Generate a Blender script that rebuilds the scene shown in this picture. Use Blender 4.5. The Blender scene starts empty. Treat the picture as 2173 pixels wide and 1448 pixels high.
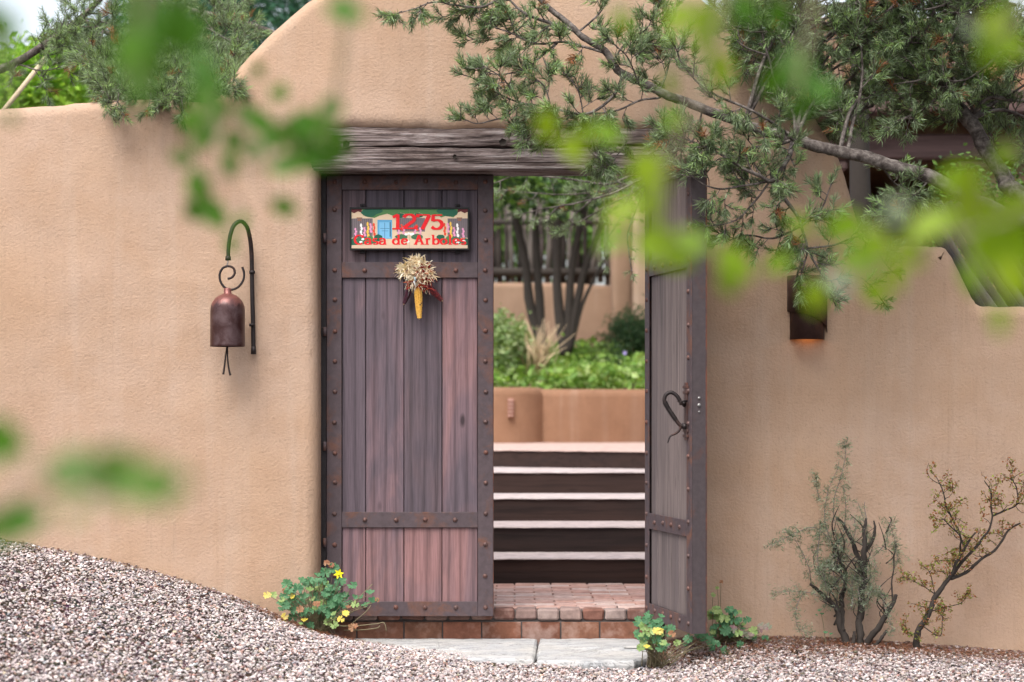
import bpy, math, random
import numpy as np
from mathutils import Vector, Matrix, noise as mnoise
from mathutils.geometry import tessellate_polygon

random.seed(7)
RNG = np.random.default_rng(11)
R = math.radians
sc = bpy.context.scene
COL = sc.collection

# ------------------------------------------------------------------ camera, sky, sun, exposure
FPX, CX, HZ, ZC, D0 = 4527.0, 1086.5, 864.0, 1.139, 10.4
cam_d = bpy.data.cameras.new('camera')
cam = bpy.data.objects.new('camera', cam_d)
COL.objects.link(cam)
cam.location = (0, -D0, ZC)
cam.rotation_euler = (R(90), 0, 0)
cam_d.sensor_width = 36
cam_d.lens = 36 * FPX / 2173.0
cam_d.shift_y = (HZ - 724.0) / 2173.0
cam_d.clip_end = 600
cam_d.clip_start = 0.05
cam_d.dof.use_dof = True
cam_d.dof.focus_distance = 10.2
cam_d.dof.aperture_fstop = 2.0
sc.camera = cam

SUN_EL, SUN_AZ = 58.0, 205.0      # degrees; azimuth of the sun measured clockwise from +Y
world = bpy.data.worlds.new("World")
sc.world = world
world.use_nodes = True
wn, wl = world.node_tree.nodes, world.node_tree.links
wn.clear()
sky = wn.new('ShaderNodeTexSky')
sky.sky_type = 'NISHITA'
sky.sun_disc = False
sky.sun_elevation = R(SUN_EL)
sky.sun_rotation = R(SUN_AZ)
sky.dust_density = 4.0
sky.air_density = 1.0
hs = wn.new('ShaderNodeHueSaturation')
hs.inputs['Saturation'].default_value = 0.4
hs.inputs['Value'].default_value = 1.25
bg = wn.new('ShaderNodeBackground')
bg.inputs['Strength'].default_value = 0.15
wo = wn.new('ShaderNodeOutputWorld')
wl.new(sky.outputs[0], hs.inputs['Color'])
wl.new(hs.outputs[0], bg.inputs['Color'])
wl.new(bg.outputs[0], wo.inputs['Surface'])

sun_d = bpy.data.lights.new('sun', 'SUN')
sun_d.energy = 1.4
sun_d.angle = R(38)
sun_d.color = (1.0, 0.95, 0.88)
sun = bpy.data.objects.new('sun', sun_d)
COL.objects.link(sun)
sdir = Vector((math.sin(R(SUN_AZ)) * math.cos(R(SUN_EL)), math.cos(R(SUN_AZ)) * math.cos(R(SUN_EL)), math.sin(R(SUN_EL))))
sun.rotation_euler = sdir.to_track_quat('Z', 'Y').to_euler()
sun.location = (-3, -8, 9)

sc.view_settings.view_transform = 'Standard'
sc.view_settings.look = 'None'
sc.view_settings.gamma = 1
sc.view_settings.exposure = 0.80
sc.view_settings.use_curve_mapping = False
try:
    sc.cycles.use_denoising = True
    sc.cycles.max_bounces = 8
    sc.cycles.transparent_max_bounces = 8
except Exception:
    pass


def P(px, py, Y):
    d = Y + D0
    return Vector(((px - CX) * d / FPX, Y, ZC - (py - HZ) * d / FPX))


# ------------------------------------------------------------------ materials
class NT:
    def __init__(self, name):
        self.m = bpy.data.materials.new(name)
        self.m.use_nodes = True
        self.n = self.m.node_tree.nodes
        self.l = self.m.node_tree.links
        self.n.clear()
        self.out = self.n.new('ShaderNodeOutputMaterial')
        self.p = self.n.new('ShaderNodeBsdfPrincipled')
        self.l.new(self.p.outputs[0], self.out.inputs['Surface'])
        self.co = None

    def link(self, a, b):
        self.l.new(a, b)

    def val(self, sock, v):
        if hasattr(v, 'links') or isinstance(v, bpy.types.NodeSocket):
            self.l.new(v, sock)
        else:
            if isinstance(v, (tuple, list)) and len(v) == 3 and sock.type == 'RGBA':
                v = (*v, 1)
            sock.default_value = v

    def coords(self, kind='Object', scale=(1, 1, 1), rand=False):
        tc = self.n.new('ShaderNodeTexCoord')
        s = tc.outputs[kind]
        mp = self.n.new('ShaderNodeMapping')
        mp.inputs['Scale'].default_value = scale
        if rand:
            oi = self.n.new('ShaderNodeObjectInfo')
            mu = self.n.new('ShaderNodeMath'); mu.operation = 'MULTIPLY'
            mu.inputs[1].default_value = 37.0
            self.l.new(oi.outputs['Random'], mu.inputs[0])
            ad = self.n.new('ShaderNodeVectorMath'); ad.operation = 'ADD'
            self.l.new(s, ad.inputs[0]); self.l.new(mu.outputs[0], ad.inputs[1])
            s = ad.outputs[0]
        self.l.new(s, mp.inputs['Vector'])
        return mp.outputs[0]

    def noise(self, vec, scale=1.0, detail=4, rough=0.55, dist=0.0):
        t = self.n.new('ShaderNodeTexNoise')
        t.inputs['Scale'].default_value = scale
        t.inputs['Detail'].default_value = detail
        t.inputs['Roughness'].default_value = rough
        t.inputs['Distortion'].default_value = dist
        self.l.new(vec, t.inputs['Vector'])
        return t.outputs[0]

    def voro(self, vec, scale=1.0, feature='F1', out=0):
        t = self.n.new('ShaderNodeTexVoronoi')
        t.feature = feature
        t.inputs['Scale'].default_value = scale
        self.l.new(vec, t.inputs['Vector'])
        return t.outputs[out]

    def ramp(self, fac, stops):
        t = self.n.new('ShaderNodeValToRGB')
        e = t.color_ramp.elements
        while len(e) > 2:
            e.remove(e[-1])
        for i, (pos, c) in enumerate(stops):
            if not isinstance(c, (tuple, list)):
                c = (c, c, c)
            el = e[i] if i < 2 else e.new(pos)
            el.position = pos
            el.color = (*c, 1)
        self.l.new(fac, t.inputs[0])
        return t.outputs[0]

    def mix(self, fac, a, b, mode='MIX'):
        t = self.n.new('ShaderNodeMix')
        t.data_type = 'RGBA'
        t.blend_type = mode
        self.val(t.inputs[0], fac)
        self.val(t.inputs[6], a)
        self.val(t.inputs[7], b)
        return t.outputs[2]

    def math(self, op, a, b):
        t = self.n.new('ShaderNodeMath')
        t.operation = op
        self.val(t.inputs[0], a)
        self.val(t.inputs[1], b)
        return t.outputs[0]

    def rand(self):
        return self.n.new('ShaderNodeObjectInfo').outputs['Random']

    def attr(self, name='Col'):
        a = self.n.new('ShaderNodeAttribute')
        a.attribute_name = name
        return a.outputs['Color']

    def bump(self, h, strength=0.5, dist=0.01, prev=None):
        b = self.n.new('ShaderNodeBump')
        b.inputs['Strength'].default_value = strength
        b.inputs['Distance'].default_value = dist
        self.l.new(h, b.inputs['Height'])
        if prev is not None:
            self.l.new(prev, b.inputs['Normal'])
        return b.outputs[0]

    def done(self, color=None, rough=0.8, metal=0.0, spec=0.3, normal=None):
        if color is not None:
            self.val(self.p.inputs['Base Color'], color)
        self.val(self.p.inputs['Roughness'], rough)
        self.val(self.p.inputs['Metallic'], metal)
        self.val(self.p.inputs['Specular IOR Level'], spec)
        if normal is not None:
            self.l.new(normal, self.p.inputs['Normal'])
        return self.m


def stucco(name, c1, c2, c3, grain=1.0):
    t = NT(name)
    v = t.coords('Object')
    big = t.noise(v, 0.9, 3, 0.6)
    mid = t.noise(v, 4.5, 5, 0.65)
    col = t.mix(t.ramp(big, [(0.35, 0.0), (0.65, 1.0)]), c1, c2)
    col = t.mix(t.ramp(mid, [(0.42, 0.0), (0.75, 0.75)]), col, c3)
    vs = t.coords('Object', (38, 38, 2.2))
    drag = t.noise(vs, 1.0, 4, 0.7)
    fine = t.noise(v, 75, 4, 0.65)
    pits = t.ramp(t.noise(v, 60, 4, 0.7), [(0.30, 0.50), (0.43, 1.0)])
    gate = t.ramp(t.noise(v, 1.6, 2, 0.5), [(0.4, 0.0), (0.62, 0.6)])
    streak = t.mix(gate, (1, 1, 1), t.ramp(drag, [(0.33, 0.70), (0.47, 1.0)]), 'MULTIPLY')
    col = t.mix(0.5, col, streak, 'MULTIPLY')
    col = t.mix(0.45, col, pits, 'MULTIPLY')
    run = t.noise(t.coords('Object', (7, 7, 0.35)), 1.0, 4, 0.6)
    col = t.mix(t.ramp(run, [(0.52, 0.0), (0.78, 0.22)]), col, (0.52, 0.44, 0.38))
    blot = t.noise(v, 1.3, 5, 0.7, 0.8)
    col = t.mix(0.55, col, t.ramp(blot, [(0.30, 0.78), (0.55, 1.0), (0.75, 1.08)]), 'MULTIPLY')
    n1 = t.bump(t.noise(v, 2.2, 3, 0.5), 0.5, 0.03)
    n2 = t.bump(fine, 0.65 * grain, 0.007, n1)
    n3 = t.bump(drag, 0.28 * grain, 0.006, n2)
    return t.done(col, 0.92, 0, 0.12, n3)


def wood(name, a, b, c, axis='Z', dark=0.35, rel=0.35, scl=1.0):
    t = NT(name)
    long_ = {'X': (1.6, 34, 34), 'Z': (34, 34, 1.6)}[axis]
    long_ = tuple(q * scl for q in long_)
    v = t.coords('Object', long_, rand=True)
    v2 = t.coords('Object', {'X': (0.8, 7, 7), 'Z': (7, 7, 0.8)}[axis], rand=True)
    g = t.noise(v, 1.0, 6, 0.65, 0.5)
    g2 = t.noise(v, 3.1, 5, 0.7, 0.2)
    big = t.noise(v2, 1.0, 3, 0.6, 0.8)
    r = t.rand()
    f = t.math('ADD', t.math('MULTIPLY', big, 1.3), t.math('MULTIPLY', t.math('SUBTRACT', r, 0.5), 0.55))
    col = t.ramp(f, [(0.38, a), (0.85, b), (0.62, c)])
    col = t.mix(1.0, col, t.ramp(g, [(0.34, dark), (0.52, 1.0)]), 'MULTIPLY')
    col = t.mix(0.35, col, t.ramp(g2, [(0.3, 0.55), (0.7, 1.25)]), 'MULTIPLY')
    kv = t.coords('Object', {'X': (2.2, 7, 7), 'Z': (7, 7, 2.2)}[axis], rand=True)
    kn = t.ramp(t.voro(kv, 1.0), [(0.0, 0.25), (0.10, 1.0)])
    col = t.mix(0.8, col, kn, 'MULTIPLY')
    n = t.bump(g, rel, 0.004)
    n = t.bump(g2, rel * 0.6, 0.002, n)
    return t.done(col, 0.72, 0, 0.25, n)


def steel(name, base, rust, amount=0.5, rough=0.5, metal=0.25):
    t = NT(name)
    v = t.coords('Object', rand=True)
    a = t.noise(v, 7, 6, 0.7, 0.6)
    b = t.noise(v, 45, 4, 0.6)
    lo = 0.62 - 0.25 * amount
    col = t.mix(t.ramp(a, [(lo, 0.0), (lo + 0.16, 0.85)]), base, rust)
    col = t.mix(0.45, col, t.ramp(b, [(0.3, 0.6), (0.7, 1.3)]), 'MULTIPLY')
    n = t.bump(b, 0.25, 0.0015)
    n = t.bump(a, 0.25, 0.004, n)
    return t.done(col, t.ramp(a, [(0.35, rough), (0.7, min(1, rough + 0.35))]), metal, 0.4, n)


def flat(name, c, rough=0.7, metal=0.0, spec=0.3):
    t = NT(name)
    v = t.coords('Object')
    k = t.noise(v, 30, 4, 0.6)
    col = t.mix(0.25, c, t.ramp(k, [(0.3, 0.7), (0.7, 1.2)]), 'MULTIPLY')
    return t.done(col, rough, metal, spec, t.bump(k, 0.15, 0.002))


def leafmat(name, trans=0.35, rough=0.55, tint=(1, 1, 1)):
    """foliage: colour comes from the piece's own colour attribute"""
    t = NT(name)
    c = t.mix(1.0, t.attr(), tint, 'MULTIPLY')
    m = t.done(c, rough, 0, 0.3)
    tr = t.n.new('ShaderNodeBsdfTranslucent')
    t.l.new(t.mix(1.0, c, (1.25, 1.2, 0.6), 'MULTIPLY'), tr.inputs[0])
    mx = t.n.new('ShaderNodeMixShader')
    mx.inputs[0].default_value = trans
    t.l.new(t.p.outputs[0], mx.inputs[1]); t.l.new(tr.outputs[0], mx.inputs[2])
    t.l.new(mx.outputs[0], t.out.inputs['Surface'])
    return m


def leafsolid(name, c, c2, trans=0.4):
    t = NT(name)
    col = t.mix(t.rand(), c, c2)
    v = t.coords('Object')
    col = t.mix(0.3, col, t.ramp(t.noise(v, 60, 3, 0.6), [(0.3, 0.6), (0.7, 1.3)]), 'MULTIPLY')
    t.done(col, 0.5, 0, 0.35)
    tr = t.n.new('ShaderNodeBsdfTranslucent')
    t.l.new(t.mix(1.0, col, (1.2, 1.15, 0.6), 'MULTIPLY'), tr.inputs[0])
    mx = t.n.new('ShaderNodeMixShader')
    mx.inputs[0].default_value = trans
    t.l.new(t.p.outputs[0], mx.inputs[1]); t.l.new(tr.outputs[0], mx.inputs[2])
    t.l.new(mx.outputs[0], t.out.inputs['Surface'])
    return t.m


def attrmat(name, rough=0.85, spec=0.2, bumpscale=0, bs=0.3):
    t = NT(name)
    c = t.attr()
    n = None
    if bumpscale:
        v = t.coords('Object')
        k = t.noise(v, bumpscale, 4, 0.65)
        c = t.mix(0.45, c, t.ramp(k, [(0.3, 0.65), (0.7, 1.3)]), 'MULTIPLY')
        n = t.bump(k, bs, 0.003)
    return t.done(c, rough, 0, spec, n)


M = {}
M['stucco'] = stucco('stucco', (0.445, 0.300, 0.205), (0.462, 0.330, 0.250), (0.425, 0.275, 0.180))
M['stucco_orange'] = stucco('stucco_orange', (0.26, 0.143, 0.088), (0.285, 0.16, 0.10), (0.235, 0.126, 0.076))
M['stucco_house'] = stucco('stucco_house', (0.30, 0.195, 0.135), (0.32, 0.21, 0.145), (0.27, 0.175, 0.12))
def gate_plank(name, a, b, c, dk=.62):
    t = NT(name)
    base = t.coords('Object', (1, 1, 1), rand=True)
    wv = t.n.new('ShaderNodeTexWave'); wv.wave_type = 'BANDS'; wv.bands_direction = 'X'
    mp = t.n.new('ShaderNodeMapping'); mp.inputs['Scale'].default_value = (9, 9, .9); t.l.new(base, mp.inputs['Vector'])
    t.l.new(mp.outputs[0], wv.inputs['Vector'])
    wv.inputs['Scale'].default_value = 0.62; wv.inputs['Distortion'].default_value = 7.0
    wv.inputs['Detail'].default_value = 3; wv.inputs['Detail Scale'].default_value = .55; wv.inputs['Detail Roughness'].default_value = .6
    ring = wv.outputs['Fac'] if 'Fac' in wv.outputs else wv.outputs[1]
    fib = t.noise(t.coords('Object', (150, 150, 5), rand=True), 1.0, 5, 0.7, 0.1)
    big = t.noise(t.coords('Object', (4, 4, 1.1), rand=True), 1.0, 4, 0.6, 1.0)
    f = t.math('ADD', big, t.math('MULTIPLY', t.math('SUBTRACT', t.rand(), 0.5), 0.40))
    col = t.ramp(f, [(0.36, a), (0.68, b), (0.52, c)])
    col = t.mix(0.75, col, t.ramp(ring, [(0.04, dk), (0.22, 0.95), (0.9, 1.08)]), 'MULTIPLY')
    col = t.mix(0.6, col, t.ramp(fib, [(0.35, 0.55), (0.60, 1.15)]), 'MULTIPLY')
    kv = t.coords('Object', (6.5, 6.5, 2.6), rand=True)
    kn = t.voro(kv, 1.0)
    col = t.mix(0.85, col, t.ramp(kn, [(0.045, 0.15), (0.11, 1.0)]), 'MULTIPLY')
    n = t.bump(ring, 0.2, 0.002); n = t.bump(fib, 0.35, 0.002, n)
    return t.done(col, 0.68, 0, 0.25, n)
M['plank_dark_shade'] = gate_plank('plank_dark_shade', (0.085, 0.068, 0.084), (0.135, 0.088, 0.095), (0.105, 0.078, 0.090))  # darker third board, also the painted lintel shade of the top panel
M['plank'] = gate_plank('plank', (0.110, 0.084, 0.100), (0.245, 0.140, 0.142), (0.165, 0.108, 0.122))
M['plank_red'] = gate_plank('plank_red', (0.135, 0.098, 0.118), (0.245, 0.132, 0.130), (0.18, 0.112, 0.120))
M['plank_grey'] = wood('plank_grey', (0.14, 0.112, 0.112), (0.20, 0.158, 0.150), (0.17, 0.135, 0.13), 'Z', 0.6)
M['beam'] = wood('beam', (0.085, 0.06, 0.055), (0.40, 0.34, 0.32), (0.20, 0.155, 0.145), 'X', 0.28, 0.9)
def lintel_mat():
    t = NT('lintel')
    a = t.noise(t.coords('Object', (2.6, 60, 60)), 1.0, 7, 0.72, 0.7)
    b = t.noise(t.coords('Object', (9, 150, 150)), 1.0, 4, 0.7, 0.3)
    p = t.noise(t.coords('Object', (2.2, 8, 8)), 1.0, 5, 0.65, 0.9)
    base = t.ramp(a, [(0.36, (0.035, 0.024, 0.022)), (0.62, (0.50, 0.45, 0.44)), (0.49, (0.24, 0.19, 0.18))])
    dk = t.ramp(a, [(0.36, (0.03, 0.02, 0.018)), (0.66, (0.22, 0.165, 0.15))])
    col = t.mix(t.ramp(p, [(0.40, 0.0), (0.58, 1.0)]), dk, base)
    col = t.mix(0.8, col, t.ramp(b, [(0.32, 0.35), (0.52, 1.15)]), 'MULTIPLY')
    n = t.bump(a, 1.0, 0.010)
    n = t.bump(b, 0.7, 0.003, n)
    return t.done(col, 0.85, 0, 0.2, n)
M['lintel'] = lintel_mat()
M['house_beam'] = wood('house_beam', (0.10, 0.06, 0.055), (0.16, 0.10, 0.09), (0.13, 0.08, 0.075), 'X', 0.6)
M['riser'] = wood('riser', (0.022, 0.014, 0.013), (0.040, 0.022, 0.018), (0.03, 0.018, 0.016), 'X', 0.6)
M['steel'] = steel('steel', (0.085, 0.062, 0.068), (0.16, 0.075, 0.052), 0.5)
M['steel_dark'] = steel('steel_dark', (0.022, 0.018, 0.020), (0.05, 0.03, 0.024), 0.2)
M['rivet'] = steel('rivet', (0.10, 0.06, 0.055), (0.17, 0.07, 0.05), 0.7, 0.45)
M['edge_rust'] = steel('edge_rust', (0.075, 0.042, 0.038), (0.20, 0.065, 0.035), 0.6)
M['edge_steel'] = steel('edge_steel', (0.070, 0.054, 0.057), (0.12, 0.055, 0.04), 0.15)
M['iron'] = steel('iron', (0.035, 0.028, 0.028), (0.09, 0.045, 0.035), 0.4, 0.4, 0.6)
M['sconce'] = steel('sconce', (0.060, 0.032, 0.028), (0.12, 0.055, 0.036), 0.5, 0.42)
M['bark'] = flat('bark', (0.105, 0.085, 0.075), 0.95)
def limb_mat():
    t = NT('bark_limb')
    a = t.noise(t.coords('Object'), 26, 6, 0.7, 0.4)
    b = t.noise(t.coords('Object'), 6, 4, 0.6)
    col = t.ramp(a, [(0.34, (0.045, 0.036, 0.032)), (0.64, (0.24, 0.21, 0.19)), (0.48, (0.11, 0.092, 0.084))])
    col = t.mix(0.5, col, t.ramp(b, [(0.3, 0.6), (0.7, 1.2)]), 'MULTIPLY')
    return t.done(col, 0.95, 0, 0.1, t.bump(a, 1.0, 0.008))
M['bark_limb'] = limb_mat()
M['bark_grey'] = flat('bark_grey', (0.19, 0.165, 0.15), 0.95)
M['bark_dark'] = flat('bark_dark', (0.045, 0.037, 0.032), 0.95)
M['stem_green'] = flat('stem_green', (0.20, 0.17, 0.10), 0.8)
M['needle'] = leafmat('needle', 0.25)
M['foliage'] = leafmat('foliage', 0.4)
M['mortar'] = flat('mortar', (0.10, 0.085, 0.08), 0.95)
M['black'] = flat('black', (0.012, 0.012, 0.012), 0.5)
M['print'] = attrmat('print', 0.45, 0.3)
M['leather'] = flat('leather', (0.03, 0.02, 0.018), 0.7)
M['chrome'] = flat('chrome', (0.32, 0.31, 0.30), 0.5, 0.6)
M['husk'] = leafmat('husk', 0.25)
M['kernel'] = attrmat('kernel', 0.35, 0.5)
M['stone'] = attrmat('stone', 0.9, 0.2, 120, 0.35)


# ------------------------------------------------------------------ mesh helpers
ORIGIN = {}


def props(o, label=None, cat=None, group=None, kind=None):
    if label: o['label'] = label
    if cat: o['category'] = cat
    if group: o['group'] = group
    if kind: o['kind'] = kind
    return o


def empty(name, loc, label=None, cat=None, group=None, kind=None, rotz=0.0):
    o = bpy.data.objects.new(name, None)
    COL.objects.link(o)
    o.location = loc
    o.rotation_euler = (0, 0, rotz)
    o.empty_display_size = 0.1
    ORIGIN[o.name] = Vector(loc)
    return props(o, label, cat, group, kind)


def link(name, me, parent=None, loc=(0, 0, 0), rot=(0, 0, 0), scale=(1, 1, 1)):
    o = bpy.data.objects.new(name, me)
    COL.objects.link(o)
    o.location = loc
    o.rotation_euler = rot
    o.scale = scale
    if parent is not None:
        o.parent = parent
    return o


def np_mesh(name, V, F, colors=None, mat=None, smooth=False):
    V = np.asarray(V, dtype=np.float32)
    F = np.asarray(F, dtype=np.int32)
    k = F.shape[1]
    me = bpy.data.meshes.new(name)
    me.vertices.add(len(V))
    me.vertices.foreach_set('co', V.ravel())
    me.loops.add(F.size)
    me.loops.foreach_set('vertex_index', F.ravel())
    me.polygons.add(len(F))
    me.polygons.foreach_set('loop_start', np.arange(0, F.size, k, dtype=np.int32))
    me.polygons.foreach_set('use_smooth', np.full(len(F), smooth))
    if colors is not None:
        a = me.color_attributes.new('Col', 'FLOAT_COLOR', 'POINT')
        c = np.ones((len(V), 4), dtype=np.float32)
        c[:, :3] = colors
        a.data.foreach_set('color', c.ravel())
    me.update(calc_edges=True)
    if mat: me.materials.append(mat)
    return me


class MB:
    def __init__(self, origin=(0, 0, 0)):
        self.v, self.f, self.c, self.s = [], [], [], []
        self.o = Vector(origin)
        self.col = (0.5, 0.5, 0.5)

    def add(self, vs, fs, smooth=False):
        b = len(self.v)
        self.v += [tuple(Vector(p) - self.o) for p in vs]
        self.c += [self.col] * len(vs)
        self.f += [tuple(i + b for i in f) for f in fs]
        self.s += [smooth] * len(fs)

    def box(self, lo, hi, bev=0.0, jit=0.0):
        x0, y0, z0 = lo; x1, y1, z1 = hi
        b = min(bev, 0.45 * min(x1 - x0, y1 - y0, z1 - z0))
        j = lambda: random.uniform(-jit, jit) if jit else 0
        if b <= 0:
            vs = [(x, y, z) for z in (z0, z1) for y in (y0, y1) for x in (x0, x1)]
            vs = [(x + j(), y + j(), z + j()) for x, y, z in vs]
            fs = [(0, 2, 3, 1), (4, 5, 7, 6), (0, 1, 5, 4), (2, 6, 7, 3), (0, 4, 6, 2), (1, 3, 7, 5)]
            self.add(vs, fs); return
        # chamfered box: 24 verts
        vs, idx = [], {}
        for sx in (0, 1):
            for sy in (0, 1):
                for sz in (0, 1):
                    X = (x0, x1)[sx]; Yv = (y0, y1)[sy]; Z = (z0, z1)[sz]
                    dx = b if sx == 0 else -b; dy = b if sy == 0 else -b; dz = b if sz == 0 else -b
                    e = (j(), j(), j())
                    for ax in range(3):
                        p = [X + dx, Yv + dy, Z + dz]
                        p[ax] = (X, Yv, Z)[ax]
                        idx[(sx, sy, sz, ax)] = len(vs)
                        vs.append((p[0] + e[0], p[1] + e[1], p[2] + e[2]))
        fs = []
        g = lambda s, ax: idx[(*s, ax)]
        for ax in range(3):
            o1, o2 = [a for a in range(3) if a != ax]
            for sv in (0, 1):
                q = []
                for (a, c) in ((0, 0), (1, 0), (1, 1), (0, 1)):
                    s = [0, 0, 0]; s[ax] = sv; s[o1] = a; s[o2] = c
                    q.append(g(s, ax))
                flip = (sv == 1) == (ax != 1)
                fs.append(tuple(q if flip else q[::-1]))
        for ax in range(3):   # edges along ax
            o1, o2 = [a for a in range(3) if a != ax]
            for a in (0, 1):
                for c in (0, 1):
                    s0 = [0, 0, 0]; s1 = [0, 0, 0]
                    s0[ax] = 0; s1[ax] = 1
                    for s in (s0, s1):
                        s[o1] = a; s[o2] = c
                    fs.append((g(s0, o1), g(s1, o1), g(s1, o2), g(s0, o2)))
        for sx in (0, 1):
            for sy in (0, 1):
                for sz in (0, 1):
                    s = (sx, sy, sz)
                    fs.append((g(s, 0), g(s, 1), g(s, 2)))
        self.add(vs, fs)

    def tube(self, pts, rad, sides=8, cap=True, smooth=True, wob=0.0, flatten=1.0):
        pts = [Vector(p) for p in pts]
        n = len(pts)
        if not isinstance(rad, (list, tuple)):
            rad = [rad] * n
        elif len(rad) == 2 and n > 2:
            rad = [rad[0] + (rad[1] - rad[0]) * i / (n - 1) for i in range(n)]
        vs, fs = [], []
        up = None
        for i, p in enumerate(pts):
            t = (pts[min(i + 1, n - 1)] - pts[max(i - 1, 0)])
            if t.length < 1e-9: t = Vector((0, 0, 1))
            t.normalize()
            if up is None:
                up = Vector((0, 0, 1)) if abs(t.z) < 0.9 else Vector((1, 0, 0))
            a = up - t * up.dot(t)
            if a.length < 1e-5: a = t.orthogonal()
            a.normalize(); up = a
            b = t.cross(a)
            for k in range(sides):
                ang = 2 * math.pi * k / sides
                r = rad[i] * (1 + (random.uniform(-wob, wob) if wob else 0))
                vs.append(p + a * (math.cos(ang) * r * flatten) + b * (math.sin(ang) * r))
        for i in range(n - 1):
            for k in range(sides):
                k2 = (k + 1) % sides
                fs.append((i * sides + k, i * sides + k2, (i + 1) * sides + k2, (i + 1) * sides + k))
        if cap:
            fs.append(tuple(range(sides))[::-1])
            fs.append(tuple((n - 1) * sides + k for k in range(sides)))
        self.add(vs, fs, smooth)

    def lathe(self, prof, c=(0, 0, 0), sides=24, a0=0, a1=360, smooth=True):
        full = abs(a1 - a0) >= 360
        m = sides if full else sides + 1
        vs = []
        for r, z in prof:
            for k in range(m):
                a = R(a0 + (a1 - a0) * k / sides)
                vs.append((c[0] + r * math.cos(a), c[1] + r * math.sin(a), c[2] + z))
        fs = []
        for i in range(len(prof) - 1):
            for k in range(sides):
                k2 = (k + 1) % m
                fs.append((i * m + k, i * m + k2, (i + 1) * m + k2, (i + 1) * m + k))
        self.add(vs, fs, smooth)

    def mesh(self, name, mat, colors=False):
        me = bpy.data.meshes.new(name)
        me.from_pydata(self.v, [], self.f)
        me.polygons.foreach_set('use_smooth', self.s)
        if colors:
            a = me.color_attributes.new('Col', 'FLOAT_COLOR', 'POINT')
            c = np.ones((len(self.v), 4), dtype=np.float32)
            c[:, :3] = np.array(self.c, dtype=np.float32)
            a.data.foreach_set('color', c.ravel())
        me.update()
        me.materials.append(mat if not isinstance(mat, str) else M[mat])
        return me

    def build(self, name, mat, parent=None, colors=False, fixn=False):
        me = self.mesh(name, mat, colors)
        if fixn:
            import bmesh
            bm = bmesh.new(); bm.from_mesh(me)
            bmesh.ops.recalc_face_normals(bm, faces=bm.faces)
            bm.to_mesh(me); bm.free()
        return link(name, me, parent)


def catmull(pts, sub=6):
    pts = [Vector(p) for p in pts]
    out = []
    n = len(pts)
    for i in range(n - 1):
        p0 = pts[max(i - 1, 0)]; p1 = pts[i]; p2 = pts[i + 1]; p3 = pts[min(i + 2, n - 1)]
        for k in range(sub):
            t = k / sub
            out.append(0.5 * ((2 * p1) + (p2 - p0) * t + (2 * p0 - 5 * p1 + 4 * p2 - p3) * t * t + (3 * p1 - p0 - 3 * p2 + p3) * t ** 3))
    out.append(pts[-1])
    return out


# ------------------------------------------------------------------ the ground
ctrl = []
def gpix(px, py, Y): ctrl.append(tuple(P(px, py, Y)))
for px, py in ((0, 1150), (150, 1178), (300, 1212), (430, 1250), (560, 1296), (640, 1333)):
    gpix(px, py, -0.18)
gpix(-300, 1105, -0.18); gpix(-800, 1060, -0.18)
ctrl += [(-0.86, -0.1, 0.025), (-0.76, 0.02, -0.010), (-0.45, -0.30, -0.016), (-0.12, -0.56, -0.020), (0.2, -0.80, -0.028)]
ctrl += [(-0.4, -0.02, -0.05), (0.0, -0.2, -0.06), (0.35, -0.45, -0.06), (0.5, -0.05, -0.06), (0.6, -0.75, -0.045), (0.4, -0.95, -0.045), (0.0, -0.9, -0.028)]
for px, py in ((1440, 1362), (1600, 1358), (1800, 1364), (2000, 1378), (2173, 1391), (2500, 1400)):
    gpix(px, py, -0.18)
gpix(0, 1448, -2.5); gpix(500, 1448, -2.0); gpix(1000, 1448, -1.5); gpix(1500, 1448, -1.35); gpix(2173, 1448, -1.4)
ctrl += [(-3, -5, 0.05), (0, -4, -0.12), (3, -4, -0.2), (0, -10, -0.45), (-4, -10, -0.35), (4, -10, -0.5), (-6, -2, 0.5), (6, -1, -0.2)]
ctrl = np.array(ctrl)

def _tp(r2):
    return 0.5 * r2 * np.log(np.maximum(r2, 1e-12))
_n = len(ctrl)
_A = np.zeros((_n + 3, _n + 3))
_d2 = ((ctrl[:, None, :2] - ctrl[None, :, :2]) ** 2).sum(-1)
_A[:_n, :_n] = _tp(_d2) + np.eye(_n) * 1e-3
_A[:_n, _n] = 1; _A[:_n, _n + 1:] = ctrl[:, :2]
_A[_n, :_n] = 1; _A[_n + 1:, :_n] = ctrl[:, :2].T
_w = np.linalg.solve(_A, np.concatenate([ctrl[:, 2], np.zeros(3)]))

def ground_h(X, Y):
    X = np.asarray(X, dtype=float); Y = np.asarray(Y, dtype=float)
    xc = np.clip(X, -6, 6); yc = np.clip(Y, -10, 0.1)
    d2 = (xc[..., None] - ctrl[:, 0]) ** 2 + (yc[..., None] - ctrl[:, 1]) ** 2
    h = (_tp(d2) * _w[:_n]).sum(-1) + _w[_n] + _w[_n + 1] * xc + _w[_n + 2] * yc
    back = np.where(Y > 0.1, -0.08 + 0.98 * np.clip((Y - 7.9) / 0.8, 0, 1), 0)
    k = np.clip((Y - 0.0) / 0.12, 0, 1)
    return h * (1 - k) + back * k


def axis_steps(a, b, fine0, fine1, step, big):
    v = list(np.arange(fine0, fine1 + 1e-6, step))
    lo = list(np.arange(a, fine0, big)); hi = list(np.arange(fine1 + big, b + big, big))
    return np.array(lo + v + hi)

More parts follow.
